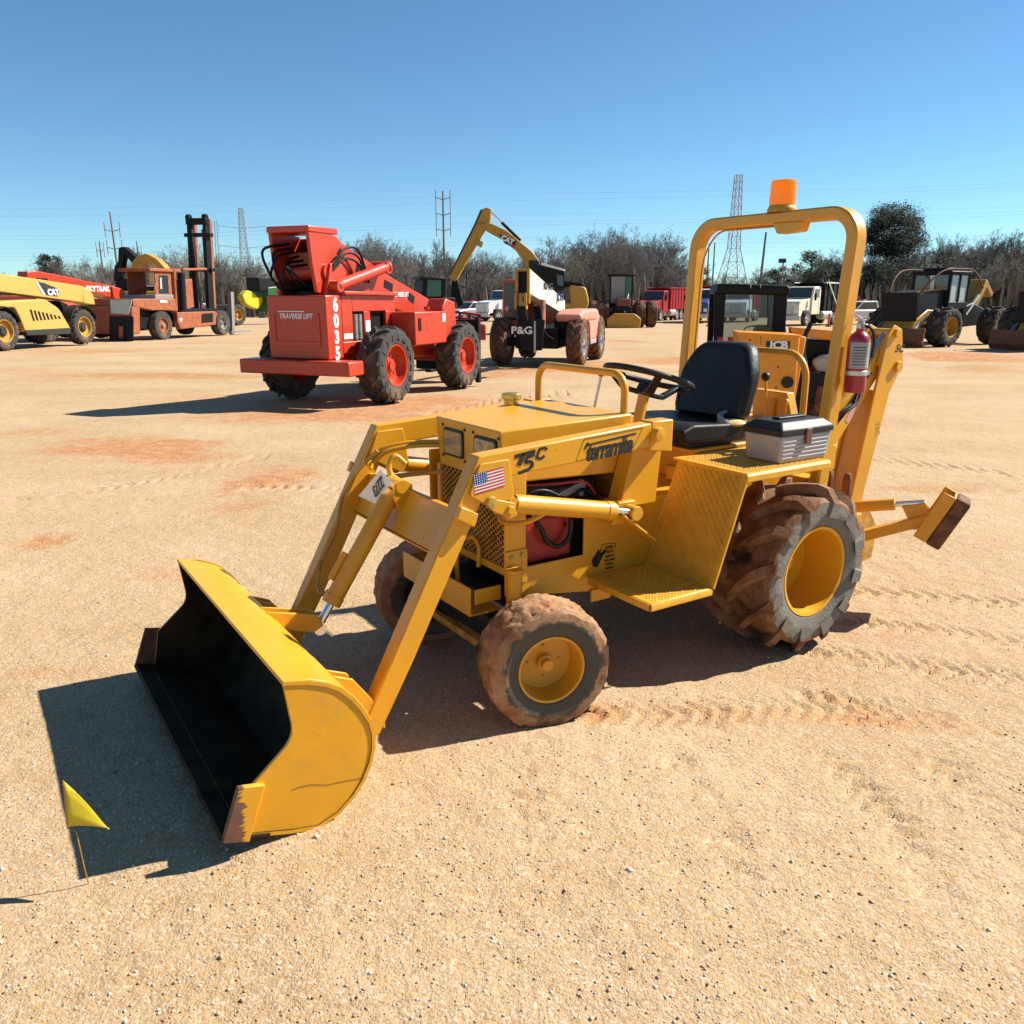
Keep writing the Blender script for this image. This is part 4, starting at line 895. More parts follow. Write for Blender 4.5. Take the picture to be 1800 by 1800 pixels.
p('outrigger', M().box(3.35,3.45,-1.1,-1.02,.05,1.25), 'machine_black', .01)
p('lamp', M().cyl((1.9,-.8,1.42),(1.9,-.8,1.48),.05), 'red_knob', 0)
text('TRAVERSE LIFT', .105, basis((-.708,-.02,1.36),(0,-1,0),(0,0,1)), 'white_decal', t, off=.002, shear=.25, sx=.85, depth=.004)
p('lettering_bar', M().box(-.712,-.7005,-.18,.30,1.425,1.437), 'white_decal', 0)
for i, dg in enumerate('6035'): text(dg, .26, basis((-.47,-.565,1.52-i*.235),(1,0,0),(0,0,1)), 'white_decal', t, 'number', off=.012, sx=.95, depth=.004)
lettering(L, 'TRAVERSE LIFT', 704, 518, .11, t, 'white_decal', sx=.7, Yv=-.36, off=.002)
p('sticker', M().box(.33,.46,-.566,-.5605,1.02,1.28), 'white_decal', 0); p('sticker', M().box(-.28,-.05,-.566,-.5605,1.02,1.10), 'white_decal', 0); p('sticker', M().box(2.05,2.15,-1.027,-1.0205,1.22,1.36), 'white_decal', 0)

# --- telehandler facing us, cream boom
J = Frame(.70, 21.4, -105)
t = thing('telehandler', J, 'salmon pink telehandler with cream boom facing the camera beside the red lift', 'telehandler'); p = mk(t)
for x in (0, -2.75):
    for s in (1, -1): wheel(t, 'jlg', (x, s*.98, .60), s, R=.60, W=.40, rim=.31, tyre_mat='tyre_mud', rim_mat='aluminium', lugs=16, lug_h=.04, lug_w=.055, sweep=.35, seg=40, dish=.4, bolts=8)
p('chassis', M().box(-3.3,.35,-.55,.55,.45,.95), 'machine_black', .02); p('axle', M().beam((0,-.85,.6),(0,.85,.6),.2,.22), 'machine_black', .02)
bo = p('boom', M().prism([(.95,2.36),(-3.3,1.60),(-3.3,1.20),(.95,1.78)], -.36, -.02), 'cream', .015)
p('boom_mouth', M().prism([(.952,2.34),(.952,1.80),(.94,1.80),(.94,2.34)], -.33, -.05), 'machine_black', 0, bo)
p('boom_head', M().box(.955,1.05,-.37,-.30,1.55,2.36).box(.955,1.05,-.08,-.01,1.55,2.36).box(.955,1.04,-.30,-.08,2.30,2.36), 'cat_gold', .01, bo)
for y0 in (-.34,-.22,-.10): p('head_lug', M().box(.95,1.12,y0-.03,y0+.03,1.42,1.80), 'cat_gold', .01, bo)
p('nose_link', M().beam((1.02,-.19,1.5),(.95,-.19,.85),.22,.25), 'machine_black', .02)
p('tilt_cylinder', M().cyl((.55,.18,1.62),(.75,.22,.95),.10,n=14), 'rust_red', 0)
pl = p('carriage_plate', M().prism(J.yz([(909,562),(958,562),(953,616),(919,617)], 1.1), 1.06, 1.12, 'x'), 'machine_black', .02)
text('P&G', .24, basis((1.125,-.18,.92),(0,1,0),(0,0,1)), 'white_decal', pl, off=.006, sx=1.2, depth=.003)
p('plate_edge', M().box(1.03,1.13,.12,.17,.40,1.15), 'aluminium', .01)
cb = p('cab', M().box(-1.3,-.3,-1.05,-1.0,1.10,2.10).box(-.33,-.28,-1.05,-.99,1.10,2.10).box(-.33,-.28,-.55,-.50,1.10,2.10).box(-1.3,-.28,-1.05,-.42,2.05,2.14).box(-1.3,-.28,-1.05,-.45,.75,1.12).box(-1.3,-1.25,-1.05,-.45,1.12,2.1), 'faded_red', .02)
p('windscreen', M().box(-.30,-.29,-.99,-.55,1.13,2.04), 'cab_glass', 0, cb); p('cab_seat', M().box(-1.1,-.8,-.95,-.6,1.1,1.7), 'machine_black', .05, cb)
p('hood', M().prism([(.25,1.28),(-.2,1.40),(-2.2,1.40),(-2.75,1.18),(-2.95,.72),(-2.1,.62),(-1.9,1.1),(.2,1.1)], .45, 1.12), 'salmon', .08, seg=3)
p('skirt', M().prism([(-.9,1.1),(-2.1,1.1),(-2.0,.62),(-1.1,.62)], .50, 1.13), 'salmon', .02); p('skirt_trim', M().box(-2.0,-1.1,.5,1.14,.50,.615), 'aluminium', .01)
p('rear_counterweight', M().box(-3.7,-3.2,-.9,.9,.6,1.35), 'faded_red', .05)
p('engine', M().box(-1.9,-.1,.35,.95,.6,1.2), 'machine_black', .02)
for i in range(5): p('hydraulic_hose', M().tube(smoothpath([(.9,.05+.04*i,1.5),(.95,.15+.05*i,1.1-.05*i),(.6,.3+.05*i,.7),(.1,.35,.75)],5), .02, 6), 'machine_black', 0, smooth=80)
lettering(J, 'JLG', 984, 523, .26, t, 'truck_blue', sx=2.4, Yv=-.02, off=.008, xd='l'); lettering(J, 'RHG', 963, 504, .24, t, 'black_decal', sx=2.2, Yv=-.02, off=.004, xd='l')

# --- yellow telehandler on the left
C = Frame(-18.1, 28.4, 80)
t = thing('telehandler', C, 'yellow telehandler with long boom and vented engine pod at the left edge', 'telehandler'); p = mk(t)
for x, px_ in ((0, 0), (4.0, 0)):
    for s in (1, -1): wheel(t, 'cat', (x, s*.95, .66), s, R=.66, W=.44, rim=.36, tyre_mat='tyre_far', rim_mat='cat_gold', lugs=18, lug_h=.045, lug_w=.05, sweep=.35, seg=40, dish=.35, bolts=8, hub_mat='dark_metal', hubr=.5, hubl=.08)
p('chassis', M().box(-.8,4.4,-.5,.5,.5,1.05), 'machine_black', .03)
bmx = C.xz([(-150,455),(0,481),(63,490),(147,503),(147,532),(100,526),(0,513),(-150,492)], -.30)
bo = p('boom', M().prism(bmx, -.30, .25), 'cat_yellow', .03)
p('boom_nose', M().prism(C.xz([(147,504),(155,507),(164,517),(168,536),(150,534),(147,532)], -.28), -.28, .22), 'cat_yellow', .04, bo)
p('emblem', M().prism(C.xz([(63,495),(76,497),(104,508),(102,521),(76,518)], -.305), -.312, -.303), 'dark_metal', 0, bo)
p('emblem_stripe', M().prism(C.xz([(63,495),(66,496),(80,518),(75,518)], -.315), -.320, -.313), 'white_decal', 0, bo)
lettering(C, 'CAT', 93, 514, .30, t, 'white_decal', sx=1.0, Yv=-.305, off=.015, eps=.02)
pod = rounded(C.xz([(-60,536),(30,528),(80,526),(104,542),(123,574),(125,582),(46,586),(36,560),(26,540),(-60,548)], -1.15), .12)
po = p('engine_pod', M().prism(pod, -1.15, -.52), 'cat_yellow', .10, seg=3)
p('pod_skirt', M().prism(C.xz([(45,580),(125,576),(125,587),(48,590)], -1.16), -1.165, -.5), 'dark_metal', .02, po)
for i in range(8):
    x0 = 52+7*i; y0 = 544+1.6*i; h0 = 20-2.1*i
    p('vent_slot', M().prism(C.xz([(x0,y0),(x0+3.4,y0),(x0+5+h0*.22,y0+h0),(x0+1.6+h0*.22,y0+h0)], -1.152), -1.156, -1.1505), 'machine_black', 0, po)
for x in (4.0, 0.0):
    pts = arc((x,.66), .82, 165, 20, 10, 'xz'); p('fender', M().prism([(a, c) for a, _, c in pts]+[(a, c) for a, _, c in arc((x,.66), .76, 20, 165, 10, 'xz')], -1.17, -.70), 'machine_black', .02)
p('cab', M().box(.3,1.7,.35,1.1,1.0,2.3), 'machine_black', .05)
p('boom_cylinder', M().cyl((3.1,-.05,1.0),(3.9,-.05,1.5),.08), 'dark_metal', 0); p('axle', M().beam((4.0,-.8,.66),(4.0,.8,.66),.2,.2), 'machine_black', .02); p('axle', M().beam((0,-.8,.66),(0,.8,.66),.2,.2), 'machine_black', .02)
p('nose_frame', M().prism(C.xz([(104,528),(118,534),(135,560),(130,575),(118,560)], -.4), -.4, .4), 'machine_black', .03)

# --- red telehandler behind it
K = Frame(-20.4, 35.0, 77)
t = thing('telehandler', K, 'red telehandler with white boom lettering parked behind the yellow one', 'telehandler'); p = mk(t)
bo = p('boom', M().prism(K.xz([(48,477),(70,477),(117,486),(157,495),(198,502),(200,524),(167,516),(110,506),(48,492)], 0), 0, .5), 'lift_red', .03)
p('boom_tip', M().prism(K.xz([(198,503),(215,507),(225,520),(226,530),(204,529),(199,523)], -.1), -.1, .6), 'lift_red', .05, bo)
p('boom_bracket', M().box(1.2,1.7,-.15,.65,2.4,2.6), 'machine_black', .02, bo)
lettering(K, 'SKYTRAK', 172, 508, .33, t, 'white_decal', sx=1.1, Yv=-.001, off=.014)
p('body', M().prism(rounded(K.xz([(60,520),(150,516),(188,530),(191,558),(150,566),(80,572)], -.9), .1), -.9, .9), 'faded_red', .06)
p('sticker', M().prism(K.xz([(178,538),(190,538),(190,552),(179,551)], -.91), -.915, -.905), 'white_decal', 0); p('sticker', M().prism(K.xz([(179,541),(190,541),(190,545),(179,545)], -.92), -.922, -.917), 'blue_decal', 0)
for x in (.2, 3.6):
    for s in (1, -1): wheel(t, 'cat', (x, s*1.0, .66), s)
p('cab', M().box(.6,2.0,.2,1.0,1.3,2.4), 'machine_black', .05)

# --- forklift
FK = Frame(-16.6, 37.7, 76.5)
XR = FK.on(233,560,Y=-1.15).x - .03
t = thing('forklift', FK, 'rusty red heavy forklift with tall dark mast', 'forklift'); p = mk(t)
for s in (1, -1):
    wheel(t, 'forkr', (0, s*1.0, .62), s, R=.62, W=.42, rim=.32, tyre_mat='tyre_far', rim_mat='rust_red', seg=36, dish=.5, bolts=8, hub_mat='grey_steel')
    wheel(t, 'forkf', (4.7, s*1.0, .60), s, R=.60, W=.42, rim=.30, tyre_mat='tyre_far', rim_mat='grey_steel', seg=36, dish=.2, bolts=8)
Yf = -1.15
p('frame_rail', M().prism(FK.xz([(312,549),(378,547),(384,552),(380,571),(318,579),(312,565)], Yf), Yf, Yf+.25), 'rust_red', .03); p('frame_rail', M().prism(FK.xz([(312,549),(378,547),(384,552),(380,571),(318,579),(312,565)], Yf), .9, 1.15), 'rust_red', .03)
p('engine_hood', M().prism(FK.xz([(234,525),(309,525),(313,548),(300,546),(268,546),(240,540),(234,538)], Yf), Yf, 1.15), 'rust_red', .04)
p('counterweight', M().prism(FK.xz([(232,538),(246,540),(247,587),(233,588)], Yf), Yf, 1.15), 'rust_red', .04)
p('rear_guard', M().prism(FK.yz([(194,527),(233,527),(226,553),(196,551)], XR-.12), XR-.16, XR-.11, 'x'), 'pale_glass', .02)
p('rear_bumper', M().prism(FK.yz([(192,556),(234,556),(234,600),(192,602)], XR-.06), XR-.08, XR, 'x'), 'machine_black', .03); p('tow_post', M().prism(FK.yz([(211,573),(217,573),(217,594),(211,594)], XR-.1), XR-.18, XR-.09, 'x'), 'rust_red', .01)
p('chassis', M().box(-1.4,5.0,-.85,.85,.5,1.3), 'machine_black', .03)
cab = p('cab', M().prism(FK.xz([(272,475),(303,476),(306,524),(274,524)], -.75), -.75, -.70), 'rust_red', .03); p('cab_wall', M().prism(FK.xz([(272,475),(303,476),(306,524),(274,524)], -.75), .65, .70), 'rust_red', .03, cab)
p('cab_window', M().prism(FK.xz([(279,484),(295,484),(297,516),(279,516)], -.752), -.757, -.751), 'dark_glass', 0, cab); p('window_strip', M().prism(FK.xz([(281,488),(284,488),(285,508),(282,508)], -.76), -.764, -.759), 'pale_glass', 0, cab)
p('cab_roof', M().prism(FK.xz([(263,471),(318,473),(318,479),(264,477)], -.85), -.85, .80), 'rust_red', .03, cab)
p('cab_sill', M().prism(FK.xz([(273,518),(305,518),(306,526),(273,526)], -.95), -.95, .7), 'grey_steel', .02, cab)
p('handrail', M().tube([FK.on(271,518,Y=-.95), FK.on(272,500,Y=-.95), FK.on(279,482,Y=-.95)], .03, 6), 'rust_red', 0, cab)
a0, a1 = FK.on(318,480,Y=-1.0), FK.on(322,545,Y=-1.0)
p('air_tank', M().cyl(a0,a1,.17,n=18), 'machine_black', 0); p('exhaust_stack', M().cyl(a0+Vector((-.25,.2,.15)),a1+Vector((-.25,.2,0)),.10,n=12), 'rust_red', 0)
p('cowl', M().prism(FK.xz([(325,492),(338,490),(342,540),(328,545)], -.8), -.8, .5), 'rust_red', .04)
mp = FK.xz([(360,384),(368,384),(377,545),(367,545)], -.5); mp2 = FK.xz([(369,386),(374,386),(382,545),(377,545)], -.5)
ms = p('mast', M().prism(mp, -.52, -.34), 'machine_black', .02)
p('mast_channel', M().prism(mp, .34, .52), 'machine_black', .02, ms)
for yy in (-.46, .40): p('mast_channel', M().prism(mp2, yy, yy+.10), 'rust_red', .02, ms)
for yy in (-.30, .22): p('lift_ram', M().cyl((mp[0][0]+.1, yy, 1.0), (mp[0][0]+.0, yy, mp[0][1]-.5), .055, n=10), 'grey_steel', 0, ms)
for zz, hh_, e_ in ((mp[0][1]-.75,.18,.72),(mp[0][1]-2.4,.16,.66),(mp[0][1]-.12,.30,.56)): p('mast_crossbar', M().box(mp[0][0]-.05,mp[0][0]+.28,-e_,e_,zz-hh_/2,zz+hh_/2), 'machine_black', .03, ms)
for yy in (-.45,.45): p('chain_wheel', M().cyl((mp[0][0]+.1,yy-.1,mp[0][1]+.06),(mp[0][0]+.1,yy+.1,mp[0][1]+.06),.16,n=14), 'machine_black', .01, ms)
p('tilt_cylinder', M().cyl(FK.on(320,474,Y=-.9), FK.on(362,473,Y=-.6), .06), 'rust_red', 0)
for dx in (0, 4): p('mast_chain', M().cyl(FK.on(377+dx,388,Y=-.5), FK.on(384+dx,540,Y=-.5), .012, n=5), 'machine_black', 0, ms)
fkx = FK.on(411,590,Y=-1.1).x
p('fork', M().prism(FK.xz([(406,513),(411,513),(414,588),(409,588)], -1.0), -1.0, -.8), 'grey_steel', .01); p('fork_blade', M().box(fkx,fkx+1.8,-1.0,-.8,.06,.14), 'grey_steel', .01)
p('carriage', M().box(fkx-.35,fkx-.15,-1.0,1.0,.4,1.2), 'machine_black', .02)
for q in ((284,527,6,3),(318,562,3,4),(361,554,5,3),(364,538,6,4)):
    pass
p('sticker', M().prism(FK.xz([(281,528),(293,528),(294,532),(282,532)], Yf), Yf-.008, Yf-.002), 'white_decal', 0); p('sticker', M().prism(FK.xz([(315,561),(318,558),(321,561),(318,566)], Yf), Yf-.008, Yf-.002), 'white_decal', 0); p('dark_panel', M().prism(FK.xz([(354,552),(374,550),(374,566),(354,568)], Yf), Yf-.008, Yf-.002), 'machine_black', 0)

# --- excavators
E1 = Frame(-24.2, 52, 180)
t = thing('excavator', E1, 'old excavator with black stick and curved yellow boom behind the forklift', 'excavator'); p = mk(t)
st_ = p('stick', M().prism(E1.xz([(212,436),(224,434),(222,452),(215,490),(218,493),(203,494),(205,468),(211,460)], 0), -.3, .3), 'machine_black', .04)
p('stick_cylinder', M().cyl(E1.on(222,448,Y=.1), E1.on(219,480,Y=.1), .09), 'machine_black', 0, st_)
p('boom_tip', M().prism(E1.xz([(213,436),(222,434),(244,452),(246,468),(236,462),(220,445)], 0), -.35, .35), 'machine_black', .04)
p('boom', M().prism(rounded(E1.xz([(236,462),(246,450),(262,446),(280,455),(296,472),(288,476),(272,462),(258,460),(250,470),(252,515),(238,517)], 0), .1), -.4, .4), 'cat_gold', .04)
p('boom_cylinder', M().cyl(E1.on(246,465,Y=.5), E1.on(248,512,Y=.5), .12), 'cat_gold', 0)
p('cab', M().prism(E1.xz([(262,462),(286,464),(290,500),(262,500)], -.4), -1.2, -.3), 'cream', .05)
p('house', M().box(-3.2,1.2,-1.3,1.3,1.0,2.3), 'cat_gold', .06)
for s in (1,-1): p('track', M().prism(rounded([(-2.2,.0),(2.2,.0),(2.5,.5),(2.2,.95),(-2.2,.95),(-2.5,.5)], .25), s*1.0, s*1.55), 'machine_black', .03)
p('grapple', M().prism(E1.xz([(205,490),(222,490),(232,512),(205,520)], .1), -.3, .3), 'machine_black', .05)

E2 = Frame(3.2, 45, 176)
t = thing('excavator', E2, 'yellow excavator with raised boom and hanging grapple behind the telehandlers', 'excavator'); p = mk(t)
sk_ = p('stick', M().prism(E2.xz([(845,369),(856,365),(864,368),(861,391),(848,412),(801,495),(793,491),(791,481),(835,393)], .1), -.25, .25), 'cat_gold', .03)
p('stick_edge', M().prism(E2.xz([(845,369),(835,393),(791,481),(792,484),(838,394),(848,371)], .1), .251, .27), 'dark_metal', 0, sk_)
bo = p('boom', M().prism(E2.xz([(840,393),(864,393),(890,405),(912,423),(935,442),(947,457),(945,475),(931,475),(907,441),(880,420),(856,407)], .1), -.32, .32), 'cat_gold', .03)
p('emblem', M().prism(E2.xz([(876,411),(908,424),(904,436),(887,428)], .33), .325, .335), 'black_decal', 0, bo); p('emblem_flash', M().prism(E2.xz([(890,428),(904,436),(906,431)], .34), .336, .342), 'lift_red', 0, bo)
q0 = E2.on(892,422,Y=.345); text('CAT', .34, basis((q0.x,.345,q0.z),(-1,0,-.45),(-.45,0,1)), 'white_decal', bo, off=.02, depth=.003)
sc_ = p('stick_cylinder', M().cyl(E2.on(882,391,Y=.1), E2.on(915,423,Y=.1), .085), 'machine_black', 0); p('piston_rod', M().cyl(E2.on(863,372,Y=.1), E2.on(882,391,Y=.1), .05), 'chrome', 0, sc_)
p('boom_foot', M().prism(E2.xz([(930,458),(948,458),(947,482),(930,482)], .1), -.4, .4), 'dark_metal', .05)
p('link_bracket', M().prism(E2.xz([(838,420),(848,425),(845,435),(836,430)], .3), -.2, .3), 'cat_gold', .02)
hg = p('grapple', M().prism(E2.xz([(795,490),(805,492),(811,520),(816,536),(806,540),(800,525),(792,530),(793,508)], .1), -.2, .2), 'machine_black', .04)
p('grapple_tine', M().tube(smoothpath([E2.on(806,500,Y=.1), E2.on(818,505,Y=.1), E2.on(820,480,Y=.1), E2.on(814,465,Y=.1)],5), .03, 6), 'machine_black', 0, hg)
cb = p('cab', M().prism(E2.xz([(944,468),(952,463),(993,475),(994,508),(960,505),(946,500)], .9), .2, 1.1), 'machine_black', .05); p('cab_roof', M().prism(E2.xz([(952,462),(993,474),(993,477),(951,466)], 1.0), .15, 1.15), 'truck_white', .01, cb); p('cab_window', M().prism(E2.xz([(979,482),(990,485),(990,503),(980,501)], 1.105), 1.102, 1.112), 'dark_glass', 0, cb)
p('counterweight', M().prism(rounded(E2.xz([(1000,500),(1030,504),(1036,530),(1032,545),(1004,545)], 1.2), .2), -1.3, 1.2), 'cat_gold', .12, seg=3)
p('engine_cover', M().prism(E2.xz([(992,494),(1024,497),(1030,505),(994,505)], 1.1), -1.2, 1.1), 'machine_black', .04)
XH = E2.on(1034,530,Y=1.2).x
p('house', M().box(XH+.05,XH+4.2,-1.25,1.15,1.0,1.6), 'cat_gold', .05); p('turntable', M().cyl((XH+2.4,0,.7),(XH+2.4,0,1.02),.8,n=24), 'machine_black', 0)
for s in (1,-1): p('track', M().prism(rounded([(XH+.2,.0),(XH+4.4,.0),(XH+4.7,.5),(XH+4.4,.95),(XH+.2,.95),(XH-.1,.5)], .25), s*1.0, s*1.55), 'machine_black', .03)

# --- backhoe cab and orange rear of the machine behind the tractor
B = Frame(3.15, 9.7, -98)
t = thing('orange_backhoe', B, 'orange backhoe loader with black cab right behind the yellow tractor', 'backhoe'); p = mk(t)
pan = B.yz([(1299,585),(1407,590),(1398,690),(1388,718),(1330,712),(1298,690)], 0)
bx_ = p('engine_box', M().prism(pan, -.62, 0, 'x'), 'jcb_orange', .02)
p('box_lid', M().prism(B.yz([(1298,584),(1408,589),(1408,593),(1298,588)], .02), -.63, .02, 'x'), 'jcb_orange', .008, bx_)
p('badge', M().prism(B.yz([(1347,600),(1389,600),(1388,614),(1347,613)], .005), .001, .006, 'x'), 'black_decal', 0, bx_)
q0 = B.on(1369,607,X=.01); text('JCB', .115, basis((.008,q0.y,q0.z),(0,1,0),(0,0,1)), 'white_decal', bx_, off=.006, sx=1.15, depth=.002)
p('filler_cap', M().lathe([(.001,.02),(.068,.02),(.07,0)], (0,*B.on(1384,672,X=0)[1:]), (1,0,0), 20), 'black_plastic', 0, bx_)
p('seam', M().prism(B.yz([(1337,590),(1338,590),(1338,604),(1337,604)], .002), .0008, .002, 'x'), 'dark_metal', 0, bx_)
for a in ((1318,598),(1368,645),(1364,681),(1388,701)): p('bolt', M().lathe([(.001,.006),(.010,.005),(.012,0)], (0,*B.on(*a,X=0)[1:]), (1,0,0), 8), 'dark_metal', 0, bx_)
XC = -1.0
def cz(pts, X=XC): return B.yz(pts, X)
cab = p('cab', M().prism(rounded(cz([(1264,497),(1383,500),(1378,600),(1376,640),(1256,640)]), [.09,.09,0,0,0]), XC-.05, XC, 'x').prism(rounded(cz([(1264,497),(1383,500),(1376,640),(1256,640)]), [.09,.09,0,0]), XC-.95, XC-.90, 'x') if False else
    M().prism(cz([(1256,512),(1276,512),(1270,615),(1254,640)]), XC-.06, XC, 'x').prism(cz([(1362,514),(1385,514),(1377,640),(1354,615)]), XC-.06, XC, 'x').prism(cz([(1254,612),(1378,612),(1376,645),(1252,645)]), XC-.06, XC+.002, 'x'), 'machine_black', .01)
rf = cz([(1262,498),(1385,501),(1389,508),(1387,519),(1258,517)])
p('cab_roof', M().prism(rf, XC-.95, XC+.05, 'x'), 'machine_black', .03, cab, seg=3)
ymin, ymax = cz([(1258,560)])[0][0], cz([(1380,560)])[0][0]
p('cab_side', M().box(XC-.95,XC-.06,ymax-.05,ymax,.75,1.72), 'machine_black', .02, cab)
for yy in (ymin+.03, ymax-.03): p('rear_pillar', M().box(XC-.95,XC-.88,yy-.04,yy+.04,.75,1.72), 'machine_black', .01, cab)
p('rear_window', M().prism(cz([(1276,517),(1362,519),(1355,613),(1270,612)]), XC-.03, XC-.022, 'x'), 'cab_glass', 0, cab)
p('cab_seat', M().box(XC-.6,XC-.3,-.15,.25,.7,1.25), 'machine_black', .06, cab); p('steering_wheel', M().lathe([(.14,0),(.15,.012),(.16,0),(.15,-.012)], (XC-.7,-.1,1.15), (.5,0,.86), 24, closed=True), 'black_plastic', 0, cab)
p('window_wiper', M().beam(B.on(1350,514,X=XC+.005), B.on(1350,575,X=XC+.005), .008, .012), 'black_plastic', 0, cab)
for a in (1266,1284): p('tail_light', M().prism(cz([(a-5,592),(a+5,592),(a+5,601),(a-5,601)], XC+.003), XC+.003, XC+.02, 'x'), 'red_knob', .004, cab)
for a in (1320,1337): p('roof_clip', M().prism(cz([(a-1,500),(a+1,500),(a,508)], XC+.052), XC+.051, XC+.055, 'x'), 'silver', 0, cab)
arm_ = p('loader_arm', M().prism(B.yz([(1390,575),(1500,583),(1500,600),(1455,598),(1420,593),(1392,590)], -.55), -.75, -.55, 'x'), 'jcb_orange', .02)
p('side_frame', M().prism(B.yz([(1392,590),(1418,592),(1410,640),(1398,705),(1385,700)], -.1), -.7, -.1, 'x'), 'jcb_orange', .02)
p('lower_frame', M().prism(B.yz([(1330,650),(1490,655),(1490,705),(1330,715)], -.35), -1.3, -.35, 'x'), 'machine_black', .02)
p('loader_frame', M().prism(B.yz([(1405,596),(1495,600),(1495,660),(1400,660)], -.62), -1.2, -.62, 'x'), 'machine_black', .02)
p('arm_hose', M().tube(smoothpath([B.on(1426,568,X=-.3), B.on(1416,590,X=-.25), B.on(1412,620,X=-.22), B.on(1416,640,X=-.2)],5), .028, 8), 'black_plastic', 0, smooth=80)
p('rear_seat', M().prism(rounded(B.yz([(1428,634),(1446,624),(1482,620),(1484,664),(1462,684),(1444,668),(1434,650)], -.42), .05), -.55, -.40, 'x'), 'grey_plastic', .05, seg=3)
wheel(t, 'jcb', (-.72, B.on(1440,690,X=-.7).y, .42), 1, rot=.15, R=.42, W=.34, rim=.22, tyre_mat='tyre_mud', rim_mat='jcb_orange', lugs=14, lug_h=.035, lug_w=.045, sweep=.4, seg=36, dish=.4, bolts=6)
wheel(t, 'jcb', (-2.2, ymin-.1, .42), -1, rot=-.1); wheel(t, 'jcb', (-2.2, ymax+.3, .42), 1, rot=.1); wheel(t, 'jcb', (-.72, ymin-.05, .42), -1)

# --- log skidders
def skidder(fr, label, full=True):
    t = thing('log_skidder', fr, label, 'skidder', 'log skidders'); p = mk(t); t.scale = (1, 1, .93)
    for x in (0, -3.6):
        for s in (1, -1): wheel(t, 'skid', (x, s*1.15, .78), s, R=.78, W=.68, rim=.38, tyre_mat='tyre_far', rim_mat='cat_gold', lugs=14, lug_h=.06, lug_w=.08, sweep=.4, seg=36, dish=.2, bolts=8, hubr=.4)
    p('hood', M().prism(rounded([(.95,1.15),(1.05,2.05),(.1,2.2),(-.9,2.2),(-.9,1.3)], .05), -.62, .62), 'machine_black', .06)
    p('hood_edge', M().beam((1.0,.55,2.10),(-.5,.58,2.24),.10,.06), 'cat_gold', .02)
    p('radiator_guard', M().prism([(1.05,1.0),(1.15,2.1),(1.22,2.1),(1.12,1.0)], -.70, .70), 'machine_black', .02)
    p('front_frame', M().prism([(-1.2,1.35),(.3,1.45),(.95,1.1),(1.3,.75),(1.1,.55),(-1.0,.7)], -.55, .66), 'cat_gold', .04)
    bl = p('blade', M().prism([(1.45,.05),(1.58,.25),(1.50,.75),(1.42,.75),(1.46,.3),(1.38,.05)], -1.3, 1.3), 'rust', .02)
    for s in (1,-1): p('blade_arm', M().beam((.2,s*.72,.75),(1.45,s*.72,.4),.12,.16), 'cat_gold', .02); p('blade_cylinder', M().cyl((.3,s*.75,1.25),(1.3,s*.75,.65),.06), 'grey_steel', 0)
    cab = p('cab', M().box(-2.2,-.8,-.75,.75,1.45,1.75).box(-2.25,-.75,-.8,.8,2.80,2.95), 'machine_black', .04)
    for x in (-2.15,-1.5,-.85):
        for s in (1,-1): p('pillar', M().box(x-.05,x+.05,s*.66,s*.76,1.75,2.80), 'machine_black', .01, cab)
    for s in (1,-1):
        for x in (-1.82,-1.18): p('side_window', M().box(x-.27,x+.27,s*.70,s*.715,1.76,2.78), 'pale_glass', 0, cab)
    p('windscreen', M().box(-.84,-.82,-.64,.64,1.78,2.78), 'dark_glass', 0, cab)
    for s in (1,-1): p('sweep_bar', M().tube(smoothpath([(.85,s*.62,2.12),(.45,s*.75,2.6),(-.2,s*.84,2.96),(-1.2,s*.86,3.02),(-2.2,s*.86,2.95),(-3.2,s*.75,2.3)],6), .032, 8), 'rust', 0, smooth=80)
    p('roof_rack', M().box(-2.0,-1.0,-.5,.5,2.955,3.08), 'machine_black', .03); p('exhaust', M().cyl((-.1,.45,2.2),(-.05,.45,2.75),.07), 'aluminium', 0)
    p('rear_frame', M().prism([(-2.3,.7),(-2.3,1.5),(-3.0,1.7),(-4.4,1.3),(-4.6,.8)], -.55, .55), 'machine_black', .04)
    p('grapple_arch', M().beam((-3.4,0,1.5),(-4.1,0,2.6),.9,.25).beam((-4.1,0,2.6),(-4.8,0,2.0),.7,.2), 'cat_gold', .03)
    p('arch_cylinder', M().cyl((-2.6,.5,1.2),(-3.4,.5,2.0),.07), 'cream', 0)
    return t
skidder(Frame(15.3, 32.1, 214), 'yellow and black log skidder with front blade, whole, right of the roll bar')
skidder(Frame(18.5, 28.9, 216), 'second log skidder cut off by the right edge of the picture')
sf = Frame(7.4, 57.5, -88)
t = thing('log_skidder', sf, 'log skidder facing us with wide dual tyres and yellow blade', 'skidder', 'log skidders'); p = mk(t)
for s in (1, -1):
    for k in (0, .78): wheel(t, 'skidf', (0, s*(1.25+k), .88), s, R=.88, W=.66, rim=.4, tyre_mat='tyre_mud', rim_mat='cat_gold', lugs=14, lug_h=.06, lug_w=.08, sweep=.4, seg=32, dish=.1) if not (s < 0 and k) else None
    wheel(t, 'skidf', (-3.4, s*1.3, .88), s)
p('frame', M().box(-4.2,.9,-.55,.55,.6,1.4), 'machine_black', .05); p('blade', M().prism(rounded([(-1.1,.0),(1.1,.0),(1.15,.6),(.7,.95),(-.7,.95),(-1.15,.6)], .1), 1.2, 1.35, 'x'), 'cat_gold', .05)
cab = p('cab', M().box(-1.4,-.2,-.80,-.70,1.3,3.35).box(-1.4,-.2,.70,.80,1.3,3.35).box(-1.4,-1.3,-.7,.7,1.3,3.35), 'machine_black', .03); p('cab_roof', M().box(-1.5,-.1,-.95,.95,3.36,3.5), 'machine_black', .03, cab)
